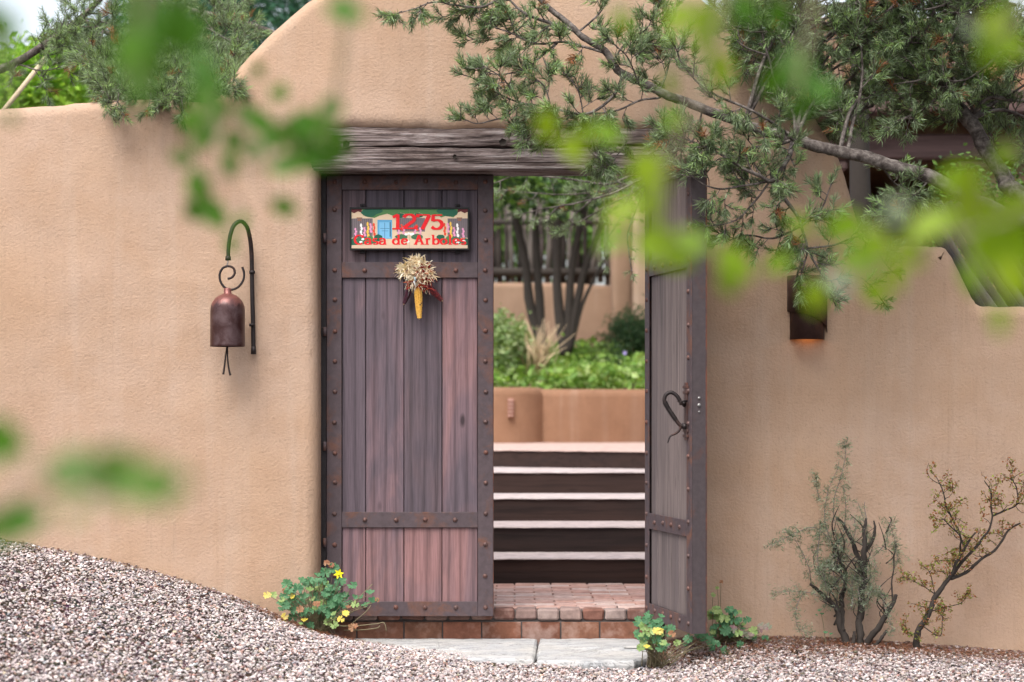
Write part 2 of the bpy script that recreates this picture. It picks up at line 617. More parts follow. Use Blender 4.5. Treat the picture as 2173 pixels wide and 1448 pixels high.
gx = axis_steps(-150, 150, -6.0, 6.0, 0.1, 6.0)
gy = axis_steps(-150, 250, -6.0, 1.0, 0.08, 4.0)
gy = np.sort(np.concatenate([gy, [7.8, 7.9, 8.3, 8.7]]))
GX, GY = np.meshgrid(gx, gy)
GZ = ground_h(GX, GY)
V = np.stack([GX, GY, GZ], -1).reshape(-1, 3)
nx, ny = len(gx), len(gy)
ii = np.arange((ny - 1) * nx).reshape(ny - 1, nx)[:, :-1].ravel()
F = np.stack([ii, ii + 1, ii + nx + 1, ii + nx], -1)
t = NT('ground_grit')
v = t.coords('Object')
vc = t.voro(v, 42, 'F1', 1)
vd = t.voro(v, 42, 'F1', 0)
col = t.mix(0.7, (0.07, 0.05, 0.045), vc, 'MULTIPLY')
col = t.mix(t.ramp(t.noise(v, 3, 4), [(0.4, 0.0), (0.6, 0.6)]), col, (0.05, 0.03, 0.025))
M['ground'] = t.done(col, 0.95, 0, 0.1, t.bump(vd, 1.0, 0.01))
g = link('ground', np_mesh('ground', V, F, None, M['ground'], True))
props(g, 'gravelly brown ground sloping down from the left along the wall', kind='structure')


# gravel: angular chips, one piece of stuff
def ico():
    p = (1 + 5 ** 0.5) / 2
    v = np.array([(-1, p, 0), (1, p, 0), (-1, -p, 0), (1, -p, 0), (0, -1, p), (0, 1, p), (0, -1, -p), (0, 1, -p), (p, 0, -1), (p, 0, 1), (-p, 0, -1), (-p, 0, 1)], float)
    v /= np.linalg.norm(v[0])
    f = np.array([(0, 11, 5), (0, 5, 1), (0, 1, 7), (0, 7, 10), (0, 10, 11), (1, 5, 9), (5, 11, 4), (11, 10, 2), (10, 7, 6), (7, 1, 8), (3, 9, 4), (3, 4, 2), (3, 2, 6), (3, 6, 8), (3, 8, 9), (4, 9, 5), (2, 4, 11), (6, 2, 10), (8, 6, 7), (9, 8, 1)])
    return v, f
IV, IF = ico()

def rand_rot(n, tilt=0.5):
    az = RNG.uniform(0, 2 * np.pi, n); tx = RNG.normal(0, tilt, n); ty = RNG.normal(0, tilt, n)
    ca, sa = np.cos(az), np.sin(az)
    Z = np.zeros((n, 3, 3)); Z[:, 0, 0] = ca; Z[:, 0, 1] = -sa; Z[:, 1, 0] = sa; Z[:, 1, 1] = ca; Z[:, 2, 2] = 1
    X = np.zeros((n, 3, 3)); X[:, 0, 0] = 1; X[:, 1, 1] = np.cos(tx); X[:, 1, 2] = -np.sin(tx); X[:, 2, 1] = np.sin(tx); X[:, 2, 2] = np.cos(tx)
    Yr = np.zeros((n, 3, 3)); Yr[:, 1, 1] = 1; Yr[:, 0, 0] = np.cos(ty); Yr[:, 0, 2] = np.sin(ty); Yr[:, 2, 0] = -np.sin(ty); Yr[:, 2, 2] = np.cos(ty)
    return X @ Yr @ Z

def stones(name, n, region, smin, smax, zoff, palette, weights, label, flatness=0.5, keep=None, mat='stone'):
    X = RNG.uniform(region[0], region[1], n); Y = RNG.uniform(region[2], region[3], n)
    # only the wedge the camera sees, plus a margin
    lim = 0.26 * (Y + D0) + 0.25
    m = np.abs(X) < lim
    if keep is not None: m &= keep(X, Y)
    X, Y = X[m], Y[m]; n = len(X)
    base = IV[None] * (1 + RNG.uniform(-0.28, 0.28, (n, 12, 1)))
    s = RNG.uniform(0, 1, n) ** 1.6 * (smax - smin) + smin
    sc3 = np.stack([s, s * RNG.uniform(0.6, 0.95, n), s * RNG.uniform(0.25, flatness + 0.12, n)], -1) * 0.5
    v = base * sc3[:, None]
    v = np.einsum('nij,nkj->nki', rand_rot(n, 0.34), v)
    z = ground_h(X, Y) + zoff + RNG.uniform(-0.007, 0.012, n)
    v += np.stack([X, Y, z], -1)[:, None]
    f = IF[None] + (np.arange(n) * 12)[:, None, None]
    pal = np.array(palette)
    ci = RNG.choice(len(pal), n, p=np.array(weights) / sum(weights))
    c = pal[ci] * RNG.uniform(0.86, 1.12, (n, 1)) + RNG.normal(0, 0.010, (n, 3))
    c = np.clip(np.repeat(c, 12, 0), 0.01, 0.95)
    o = link(name, np_mesh(name, v.reshape(-1, 3), f.reshape(-1, 3), c, M[mat]))
    return props(o, label, kind='stuff')

PAL = [(0.68, 0.575, 0.55), (0.56, 0.47, 0.455), (0.44, 0.36, 0.35), (0.46, 0.28, 0.235), (0.80, 0.73, 0.71), (0.20, 0.165, 0.165), (0.34, 0.33, 0.35), (0.55, 0.45, 0.35)]
PAL = [tuple(q * .87 + .012 for q in p_) for p_ in PAL]
g = stones('gravel', 125000, (-3.0, 3.0, -2.85, -0.17), 0.005, 0.0205, 0.003, PAL, [5, 5, 3, 2.0, 4, 1.6, 1.4, 1.0],
           'pale pinkish crushed gravel covering the ground in front of the wall',
           keep=lambda X, Y: (Y > -2.85 + np.clip((X + 1.6) * .6, 0, .95)) & ~((ground_h(X, Y) < -0.012) & (X > -0.75) & (X < 0.72) & (Y > -0.80)))

PALD = [(0.24, 0.17, 0.145), (0.34, 0.27, 0.25), (0.13, 0.095, 0.085), (0.44, 0.37, 0.35), (0.18, 0.11, 0.085)]
stones('bark_chips', 34000, (0.62, 3.0, -1.5, -0.175), 0.009, 0.024, 0.010, PALD, [4, 3, 4, 2, 3], 'reddish brown bark chips and stained stones along the foot of the right wall', keep=lambda X, Y: RNG.uniform(0, 1, len(X)) < np.clip(1.05 + (Y + 0.18) / (0.22 + 0.13 * np.sin(X * 6.1) + 0.08 * np.sin(X * 15.7 + 1)), 0, 1) * .75 + .22 * np.exp((Y + .18) / .55))
stones('bark_chips', 9000, (-2.7, -0.9, -0.55, -0.175), 0.008, 0.022, 0.008, PALD, [4, 3, 4, 3, 3], 'darker stained chips scattered along the foot of the left wall', keep=lambda X, Y: RNG.uniform(0, 1, len(X)) < np.clip(.75 + (Y + 0.18) / (0.20 + 0.10 * np.sin(X * 7.3)), 0, 1) * .6)
# dead pine needles and dark litter lying along the foot of the right wall
def litter(name, n, fx, fy, label):
    X = fx(n); Y = fy(n)
    z = ground_h(X, Y) + 0.012 + RNG.uniform(0, 0.012, n)
    a = RNG.uniform(0, 2 * np.pi, n); L = RNG.uniform(0.018, 0.045, n); w = 0.0011
    d = np.stack([np.cos(a), np.sin(a), RNG.uniform(-0.25, 0.25, n)], -1) * L[:, None] * 0.5
    s = np.stack([-np.sin(a), np.cos(a), np.zeros(n)], -1) * w
    c = np.stack([X, Y, z], -1)
    V = np.stack([c - d - s, c - d + s, c + d + s, c + d - s], 1).reshape(-1, 3)
    F = np.arange(len(V)).reshape(-1, 4)
    cc = np.array([0.22, 0.085, 0.04]) * RNG.uniform(0.5, 1.3, (n, 1))
    o = link(name, np_mesh(name, V, F, np.repeat(cc, 4, 0), M['print']))
    return props(o, label, kind='stuff')
litter('pine_litter', 15000, lambda n: RNG.uniform(0.62, 2.8, n), lambda n: -0.19 - np.abs(RNG.normal(0, 0.30, n)), 'fallen reddish pine needles lying along the foot of the right wall')
litter('pine_litter', 1400, lambda n: RNG.normal(-0.98, 0.16, n), lambda n: -0.25 - np.abs(RNG.normal(0, 0.10, n)), 'brown dead needles under the columbine at the left gate post')

# ------------------------------------------------------------------ the adobe wall with its arch
def plaster_slab(mb, outline, yf, yb, r, steps=6, inward=None):
    """outline: closed list of (x,z), counter-clockwise seen from the front (-Y)"""
    pts = [Vector((x, z)) for x, z in outline]
    n = len(pts)
    area = sum(pts[i].x * pts[(i + 1) % n].y - pts[(i + 1) % n].x * pts[i].y for i in range(n))
    if area < 0:
        pts.reverse()
    nor = []
    for i in range(n):
        a = (pts[i] - pts[i - 1]).normalized(); b = (pts[(i + 1) % n] - pts[i]).normalized()
        na = Vector((-a.y, a.x)); nb = Vector((-b.y, b.x))
        m = na + nb
        if m.length < 1e-4: m = na
        m = m / max(m.dot(na), 0.35)
        nor.append(m)
    rings = []
    for k in range(steps + 1):
        a = math.pi / 2 * k / steps
        rings.append((r * (1 - math.cos(a)), yf + r * (1 - math.sin(a))))
    vs, fs = [], []
    allr = rings[::-1] + [(o, yb - (y - yf)) for o, y in rings]
    for off, y in allr:
        for i in range(n):
            p = pts[i] + nor[i] * off
            vs.append((p.x, y, p.y))
    m = len(allr)
    for k in range(m - 1):
        for i in range(n):
            j = (i + 1) % n
            fs.append((k * n + i, k * n + j, (k + 1) * n + j, (k + 1) * n + i)[::-1])
    ring0 = [Vector((vs[i][0], vs[i][2], 0)) for i in range(n)]
    tris = tessellate_polygon([ring0])
    def orient(t, want):
        a, b, c = (ring0[i] for i in t)
        s = (b - a).cross(c - a).z
        return t if (s > 0) == want else t[::-1]
    mb.add(vs, fs, True)
    base = len(mb.v) - len(vs)
    for tt in tris:
        tt = tuple(tt)
        mb.f.append(tuple(i + base for i in orient(tt, True))); mb.s.append(True)
        mb.f.append(tuple(i + base + (m - 1) * n for i in orient(tt, False))); mb.s.append(True)

WY = -0.18
JL, JR, LT = -0.93, 0.745, 2.462
top_px = [(0, 228), (110, 221), (220, 211), (330, 208), (420, 214), (462, 202), (490, 158), (560, 82), (650, 3), (760, -58), (900, -105), (1086, -125), (1290, -100), (1430, -45), (1540, 35),
          (1640, 130), (1700, 205), (1748, 272), (1784, 337), (1804, 401), (1820, 460), (1838, 500), (1868, 519), (1930, 521), (1990, 522), (2012, 528), (2030, 556), (2055, 606), (2072, 638), (2092, 649), (2173, 650), (2300, 655)]
tp = [P(x, y, WY) for x, y in top_px]
tp = catmull(tp, 5)
random.seed(3)
outline = [(-9.0, -0.5), (-9.0, tp[0].z - 0.15), (-5.0, tp[0].z - 0.06)]
outline += [(p.x, p.z + random.uniform(-0.003, 0.003)) for p in tp]
outline += [(5.0, tp[-1].z), (8.0, tp[-1].z), (8.0, -0.5), (JR, -0.5), (JR, 1.0), (JR, LT)]
x = JR - 0.08
while x > JL + 0.08:
    outline.append((x, LT + random.uniform(-0.007, 0.010) + 0.008 * math.sin(x * 7)))
    x -= 0.055
outline += [(JL, LT), (JL, 1.0), (JL, -0.5)]
wall = empty('adobe_wall', (0, WY, 0), 'tan stucco garden wall with a rounded arch above the wooden gate', 'wall')
mb = MB(wall.location)
plaster_slab(mb, outline, WY, 0.16, 0.065, 7)
mb.build('plaster', 'stucco', wall)

# lintel beam: irregular hewn timber with a long check along the middle
LB = 2.275
def lintel():
    x0, x1 = P(658, 0, -.17).x, 0.98
    z0, z1 = LB, P(0, 268, -.17).z
    yf, yb = -0.172, 0.09
    mb = MB(wall.location)
    n = 90
    crack = lambda u: 0.53 + 0.055 * (u - 0.35) + 0.02 * math.sin(u * 9) + 0.006 * math.sin(u * 60)
    for half in (0, 1):
        vs = []
        for i in range(n + 1):
            u = i / n
            xx = x0 + (x1 - x0) * u
            zc = z0 + (z1 - z0) * crack(u)
            gap = 0.0062 * max(0.12, math.sin(min(1, max(0, (u - 0.10) / 0.9)) * math.pi) ** 0.5) * (0.5 + mnoise.noise((u * 25, 1, 3)) * 0.7 + 0.5)
            if u < 0.10: gap = 0.0003
            nz = mnoise.noise((u * 18, 4.2, half)) * 0.004
            if half == 0:
                prof = [(yb, z0), (yf + 0.012, z0 + nz * .5), (yf + 0.003, z0 + 0.010), (yf + nz * 0.6, z0 + 0.04), (yf - nz * .4, zc - 0.02), (yf + 0.002, zc - gap - 0.002), (yf + 0.010, zc - gap), (yf + 0.05, zc - 0.0002), (yb, zc - 0.0002)]
            else:
                top = z1 + 0.006 * mnoise.noise((u * 30, 2, 2))
                prof = [(yb, zc + 0.0002), (yf + 0.05, zc + 0.0002), (yf + 0.012, zc + gap), (yf + 0.006, zc + gap + 0.003), (yf + 0.004 + nz * .5, zc + 0.02), (yf + 0.004 - nz * .4, top - 0.035), (yf + 0.010, top - 0.012), (yf + 0.024, top), (yb, top)]
            vs += [(xx, y, z) for y, z in prof]
        k = 9
        fs = []
        for i in range(n):
            for j in range(k):
                j2 = (j + 1) % k
                fs.append((i * k + j, i * k + j2, (i + 1) * k + j2, (i + 1) * k + j))
        fs.append(tuple(range(k))); fs.append(tuple(n * k + j for j in range(k))[::-1])
        mb.add(vs, fs, False)
    return mb
lo = lintel().build('lintel', 'lintel', wall, fixn=True)
props(lo, 'weathered dark wooden beam with a long split')
for px, py, r in ((735, 307, 0.017), (1067, 303, 0.018), (965, 333, 0.010)):   # knots
    c = P(px, py, -0.17)
    k = MB(wall.location)
    k.col = (0.03, 0.02, 0.02)
    pr = [(0.0001, -0.006), (r * 0.6, -0.004), (r, -0.012)]
    vs, fs = [], []
    S = 14
    for i, (rr, dy) in enumerate(pr):
        for a in range(S):
            w = 1 + 0.12 * math.sin(a * 2.3 + px)
            vs.append((c.x + rr * w * math.cos(a * 2 * math.pi / S), c.y + dy, c.z + rr * w * math.sin(a * 2 * math.pi / S)))
    for i in range(2):
        for a in range(S):
            fs.append((i * S + a, i * S + (a + 1) % S, (i + 1) * S + (a + 1) % S, (i + 1) * S + a))
    k.add(vs, fs, True)
    kk = k.build('knot', 'bark_dark', lo)

# steel door frame in the reveal
fr = MB(wall.location)
fr.box((JL - 0.002, -0.012, -0.02), (JL + 0.0245, 0.09, 2.27), 0.002)
fr.box((JR - 0.0225, -0.0, -0.02), (JR + 0.002, 0.09, 2.27), 0.002)
fob = fr.build('door_frame', 'steel_dark', wall)
for py in (505, 704, 947, 1152):
    c = P(689, py, -0.02)
    h = MB(wall.location)
    h.tube([c + Vector((0, 0, -0.022)), c + Vector((0, 0, 0.022))], 0.009, 10)
    h.build('hinge', 'steel', fob)

# ------------------------------------------------------------------ gate leaves
LW, LH, LTK = 0.813, 2.150, 0.075
LZ0 = 0.119
S0 = 435.3     # pixels per metre on the leaf

def rivet_mesh():
    m = MB()
    pr = [(0.0118, 0.0), (0.0105, 0.005), (0.0062, 0.0086), (0.0001, 0.0098)]
    m.lathe(pr, sides=10)
    me = m.mesh('rivet', 'rivet')
    # axis towards -Y
    me.transform(Matrix.Rotation(R(90), 4, 'X'))
    return me
RIV = rivet_mesh()

def make_leaf(name, sgn, hinge, rot, label, greyside):
    """local frame: hinge axis at origin, leaf runs along sgn*x, front face y=0, back y=LTK"""
    root = empty(name, (hinge[0], hinge[1], LZ0), label, 'gate', None, None, rot)
    def bx(mb, xa, xb, ya, yb, za, zb, bev=0.0015, jit=0):
        if sgn > 0: mb.box((xa, ya, za), (xb, yb, zb), bev, jit)
        else: mb.box((-xb, ya, za), (-xa, yb, zb), bev, jit)
    xs = [0.0, 0.0735, 0.190, 0.3765, 0.5625, 0.7375, LW]
    # rails, z measured from the foot of the leaf
    zr = [(0.0, 0.0715), (0.432, 0.508), (1.650, 1.726), (2.079, LH)]
    st = 0.006
    for face in (0, 1):
        y0, y1 = (0.0, st) if face == 0 else (LTK - st, LTK)
        for a, b in ((0, xs[1]), (xs[5], LW)):
            m = MB(); bx(m, a, b, y0, y1, 0, LH); m.build('stile', 'steel', root)
        for (za, zb) in zr:
            m = MB(); bx(m, xs[1] + .0005, xs[5] - .0005, y0 + 0.0005, y1 - 0.0005, za, zb); m.build('rail', 'steel', root)
    # channel edges round the leaf
    m = MB()
    bx(m, 0.0, 0.003, st + .0003, LTK - st - .0003, 0, LH, 0); bx(m, 0.0032, LW - 0.0032, st + .0003, LTK - st - .0003, 0, 0.003, 0); bx(m, 0.0032, LW - 0.0032, st + .0003, LTK - st - .0003, LH - 0.003, LH, 0)
    m.build('edge_band', 'steel', root)
    m = MB(); bx(m, LW - 0.003, LW, st + .0003, LTK - st - .0003, 0, LH, 0)
    ed = m.build('closing_edge', 'edge_steel', root)
    m = MB(); bx(m, LW - 0.0035, LW + 0.0015, 0.0, 0.006, 0.001, LH - .001, 0.001)
    m.build('edge_lip', 'edge_rust', root)
    # planks: four to each of three panels, each board of its own
    for (za, zb) in ((zr[0][1], zr[1][0]), (zr[1][1], zr[2][0]), (zr[2][1], zr[3][0])):
        for k in range(1, 5):
            xa, xb = xs[k], xs[k + 1]
            m = MB(((xa + xb) / 2 * sgn, 0.035, (za + zb) / 2))
            ww = 0.0018
            o_ = random.uniform(-0.001, 0.0012)
            bx(m, xa + ww, xb - ww, 0.013 + o_, LTK - 0.013 - o_, za - 0.004, zb + 0.004, 0.0022, 0.0004)
            me = m.mesh('plank', ('plank_red' if za < .3 and k > 1 else 'plank_dark_shade' if k == 3 or za > 1.7 else 'plank') if not greyside else 'plank_grey')  # top panel's lintel shade put into plank colour; third board is darker wood
            link('plank', me, root, ((xa + xb) / 2 * sgn, 0.035, (za + zb) / 2))
    m = MB(); bx(m, xs[1], xs[5], 0.034, 0.041, 0.01, LH - 0.01, 0); m.build('core', 'black', root)
    # rivets
    rows = []
    zz = [LH - 0.032, 1.980, 1.832, 1.688, 1.540, 1.390, 1.242, 1.095, 0.945, 0.797, 0.650, 0.500, 0.348, 0.198, 0.045]
    for z in zz:
        rows.append((0.040, z)); rows.append((LW - 0.038, z))
    for xx in (0.187, 0.337, 0.482, 0.628):
        rows += [(xx, LH - 0.032), (xx, 0.045), (xx, 0.470), (xx, 1.688)]
    for (xx, z) in rows:
        for face in (0, 1):
            y = 0.0003 if face == 0 else LTK - 0.0003
            link('rivet', RIV, root, (sgn * (xx + random.uniform(-.002, .002)), y, z + random.uniform(-.003, .003)), (0, 0, 0 if face == 0 else math.pi))
    return root

hl = (P(693, 0, 0).x, 0.0)
leafL = make_leaf('gate_leaf', 1, hl, 0.0, 'closed wooden gate leaf with riveted steel straps and purplish planks', False)
THETA = R(101.2)
leafR = make_leaf('gate_leaf', -1, (0.72, 0.0), THETA, 'gate leaf standing open towards the drive with an iron thumb latch', True)

# latch handle on the inside face (local y = LTK side) of the open leaf
def leafR_local(xd, z, out):       # xd: distance from the hinge, out: distance off the inner face
    return Vector((-xd, LTK + out, z - LZ0))
hd = empty('handle', (0, 0, 0)); hd.parent = leafR
hx = 0.745
m = MB()
zb0, zb1 = P(0, 935, -.75).z, P(0, 812, -.75).z
def lb(m, xa, xb, ya, yb, za, zb, bev=.001):
    m.box((-xb, LTK + ya, za - LZ0), (-xa, LTK + yb, zb - LZ0), bev)
lb(m, hx - .026, hx + .018, 0.0, .005, zb0, zb1)
for zc in (zb0 + .02, zb0 + .045, zb1 - .02, zb1 - .045):
    lb(m, hx - .045, hx + .034, 0.0005, .007, zc - .006, zc + .006)
m.build('escutcheon', 'edge_rust', hd)
m = MB()
# S-shaped grip: (px offsets read off the photograph turned into reach off the face / height)
g_pts = [(0.006, 862, .740), (0.028, 852, .738), (0.045, 840, .735), (0.070, 833, .73), (0.092, 838, .726), (0.100, 850, .725), (0.088, 862, .725), (0.070, 876, .728), (0.050, 890, .732), (0.030, 902, .737), (0.008, 905, .742)]
def gp(o, py, xd):
    return leafR_local(xd, P(0, py, -.74).z, o)
pts = catmull([gp(*q) for q in g_pts], 5)
m.tube(pts, 0.0088, 10)
tail = catmull([gp(0.022, 900, .738), gp(0.034, 914, .738), gp(0.052, 921, .735), gp(0.074, 926, .733), gp(0.086, 940, .733)], 5)
m.tube(tail, [0.007, 0.003], 8)
m.build('grip', 'iron', hd)
m = MB()      # wire wrap
seg = catmull([gp(0.098, 853, .725), gp(0.086, 864, .725), gp(0.070, 876, .728), gp(0.048, 892, .732)], 6)
for i in range(0, len(seg) - 1):
    for h_ in (0, .5):
        a = seg[i].lerp(seg[i + 1], h_); b = a.lerp(seg[i + 1], 0.28) if h_ == 0 else a.lerp(seg[i + 1], .5)
        m.tube([a, b], 0.0115, 10)
m.build('wire_wrap', 'iron', hd)
m = MB()
m.tube([gp(0.0, 855, .748), gp(0.034, 855, .748)], 0.011, 10)
m.tube([gp(0.028, 852, .70), gp(0.028, 856, .800)], 0.005, 8)
m.tube([gp(0.010, 852, .780), gp(0.040, 852, .795)], 0.006, 8)
m.build('thumb_lever', 'iron', hd)
m = MB(); m.tube([gp(0.0, 905, .748), gp(0.022, 905, .748)], 0.014, 10); m.build('boss', 'iron', hd)
m = MB()      # lock bolts in the closing edge
for py, r, mt in ((845, .006, 0), (860, .008, 1), (874, .004, 0)):
    z = P(0, py, -.80).z - LZ0
    c = Vector((-LW - .0005, LTK * 0.5, z))
    m.tube([c + Vector((0.002, 0, 0)), c + Vector((-0.0035, 0, 0))], r, 12)
m.build('lock_bolt', 'chrome', leafR)

# ------------------------------------------------------------------ the name sign
sgnY = -0.022
sign = empty('name_sign', P(869, 485, sgnY), 'painted tile sign with red house number 1275 and name on the closed gate leaf', 'sign')
so = sign.location
m = MB(so)
a = P(742, 531, sgnY - .008); b = P(996, 440, sgnY - .008)
fw = 0.0085
m.box((a.x, sgnY - .010, a.z), (b.x, sgnY - .0005 + .012, a.z + fw), .001); m.box((a.x, sgnY - .010, b.z - fw), (b.x, sgnY + .0115, b.z), .001)
m.box((a.x, sgnY - .0098, a.z + fw + .0001), (a.x + fw, sgnY + .0115, b.z - fw - .0001), .001); m.box((b.x - fw, sgnY - .0098, a.z + fw + .0001), (b.x, sgnY + .0115, b.z - fw - .0001), .001)
m.build('frame', 'black', sign)
for px, py in ((769, 436), (971, 436), (769, 535), (971, 535)):
    c = P(px, py, -0.006); m = MB(so)
    m.box((c.x - .012, -0.006, c.z - .008), (c.x + .012, -0.0012, c.z + .008), .002)
    m.tube([c + Vector((0, -.001, 0)), c + Vector((0, -.006, 0))], .004, 8)
    m.build('bracket', 'steel_dark', sign)

class Art:
    def __init__(s, y0):
        s.m = MB(so); s.y = y0; s.k = 0
    def poly(s, pts, c):
        s.k += 1
        y = s.y - s.k * 0.000009
        s.m.col = c
        v = [Vector((p[0], p[1], 0)) for p in pts]
        w = []
        for p in pts:
            q = P(p[0], p[1], sgnY); w.append((q.x, y, q.z))
        tr = tessellate_polygon([v])
        fs = []
        for t_ in tr:
            a_, b_, c_ = (Vector((w[i][0], w[i][2])) for i in t_)
            cr = (b_ - a_).x * (c_ - a_).y - (b_ - a_).y * (c_ - a_).x
            fs.append(tuple(t_) if cr > 0 else tuple(t_)[::-1])
        s.m.add(w, fs)
    def rect(s, x0, y0, x1, y1, c): s.poly([(x0, y0), (x1, y0), (x1, y1), (x0, y1)], c)
    def blob(s, x, y, rx, ry, c, n=12, j=.12, seed=0):
        rr = random.Random(int(x * 7 + y * 13) + seed)
        s.poly([(x + rx * (1 + rr.uniform(-j, j)) * math.cos(i * 2 * math.pi / n), y + ry * (1 + rr.uniform(-j, j)) * math.sin(i * 2 * math.pi / n)) for i in range(n)], c)
    def stroke(s, pts, wt, wn, c, k=1.0):
        n = len(pts); L, Rr = [], []
        for i in range(n):
            a_ = pts[max(i - 1, 0)]; b_ = pts[min(i + 1, n - 1)]
            tx, ty = b_[0] - a_[0], b_[1] - a_[1]
            l_ = math.hypot(tx, ty) or 1
            tx /= l_; ty /= l_
            w = (wt * abs(ty) + wn * abs(tx)) / 2
            L.append((pts[i][0] - ty * w, pts[i][1] + tx * w)); Rr.append((pts[i][0] + ty * w, pts[i][1] - tx * w))
        s.k += 1
        y = s.y - s.k * 0.000009
        s.m.col = c
        w3 = []
        for p, q in zip(L, Rr):
            for o_ in (p, q):
                z = P(o_[0], o_[1], sgnY); w3.append((z.x, y, z.z))
        s.m.add(w3, [(2 * i, 2 * i + 1, 2 * i + 3, 2 * i + 2) for i in range(n - 1)])

art = Art(sgnY - .004)
CREAM = (0.66, 0.50, 0.34)
art.rect(744, 442, 994, 529, CREAM)
for x0, x1 in ((745, 791), (842, 902), (950, 993)):      # grey board fences
    art.rect(x0, 464 if x0 != 842 else 463, x1, 505 if x0 != 842 else 492, (0.17, 0.14, 0.15))
    xx = x0 + 3
    while xx < x1 - 1:
        art.rect(xx, 465, xx + 0.9, 504 if x0 != 842 else 491, (0.09, 0.075, 0.08)); xx += 4.2
DG, MG, LG = (0.012, 0.10, 0.055), (0.07, 0.19, 0.06), (0.05, 0.14, 0.07)
art.poly([(745, 443), (768, 443), (768, 452), (760, 449), (752, 453), (745, 450)], (0.10, 0.012, 0.015))
art.poly([(970, 443), (993, 443), (993, 450), (986, 453), (978, 449), (970, 452)], (0.10, 0.012, 0.015))
art.poly([(768, 443), (972, 443), (970, 455), (962, 462), (948, 458), (936, 462), (928, 455), (905, 458), (890, 452), (869, 457), (850, 452), (838, 460), (822, 454), (806, 458), (795, 463), (780, 461), (770, 457)], MG)
for x, y, rx, ry in ((784, 452, 17, 9), (800, 448, 12, 6), (938, 448, 12, 6), (954, 452, 17, 9), (850, 458, 10, 5), (888, 458, 10, 5)):
    art.blob(x, y, rx, ry, DG)
art.rect(744, 442, 994, 443.2, (0.10, 0.07, 0.05))
for x in (763, 975):
    art.rect(x - 6, 462, x + 6, 464, (0.30, 0.12, 0.06)); art.rect(x - 4, 466, x + 4, 469, (0.30, 0.12, 0.06))
art.rect(801, 467, 832, 507, (0.10, 0.33, 0.55)); art.rect(805, 472, 828.5, 506, (0.18, 0.45, 0.68)); art.rect(816, 473, 817, 506, (0.05, 0.16, 0.3)); art.rect(827, 472, 829, 503, (0.04, 0.08, 0.12))
art.rect(807, 485, 826, 486, (0.05, 0.16, 0.3)); art.rect(810, 490, 824, 491, (0.05, 0.16, 0.3))
PK, WH, YE, RD = (0.72, 0.30, 0.48), (0.85, 0.82, 0.80), (0.80, 0.50, 0.08), (0.72, 0.07, 0.03)
def mirror(x): return 869 * 2 - x
for x, y, h_, c in ((755, 494, 9, PK), (767, 489, 13, WH), (781, 488, 15, YE), (787, 484, 9, PK), (794, 487, 12, RD), (774, 492, 9, PK), (846, 492, 8, PK), (857, 491, 8, PK), (853, 483, 6, RD)):
    for xm in (x, mirror(x)):
        for q in range(4):
            art.blob(xm + (q % 2 - .5) * 1.5, y - h_ * .8 + q * h_ * .55, 2.8 - .3 * (3 - q) * .6, h_ * .32, c, 9)
for x, y, rx, ry, c in ((752, 514, 9, 9, DG), (770, 511, 14, 8, LG), (803, 505, 9, 7, DG), (790, 513, 10, 5, LG), (852, 503, 13, 6, LG), (786, 506, 6, 5, MG)):
    for xm in (x, mirror(x)):
        art.blob(xm, y, rx, ry, c)
for x, y in ((770, 508), (766, 514), (862, 498), (868, 496), (873, 498), (876, 497), (866, 513), (966, 510), (972, 515), (984, 512)):
    art.blob(x, y, 3.6, 2.4, (0.86, 0.86, 0.84), 9)
art.poly([(745, 527.5), (745, 521), (790, 519), (869, 520), (950, 519), (993, 521), (993, 527.5)], (0.62, 0.46, 0.33))
art.rect(868.7, 443, 869.1, 528, (0.30, 0.22, 0.16))
pic = art.m.build('picture', 'print', sign, colors=True)

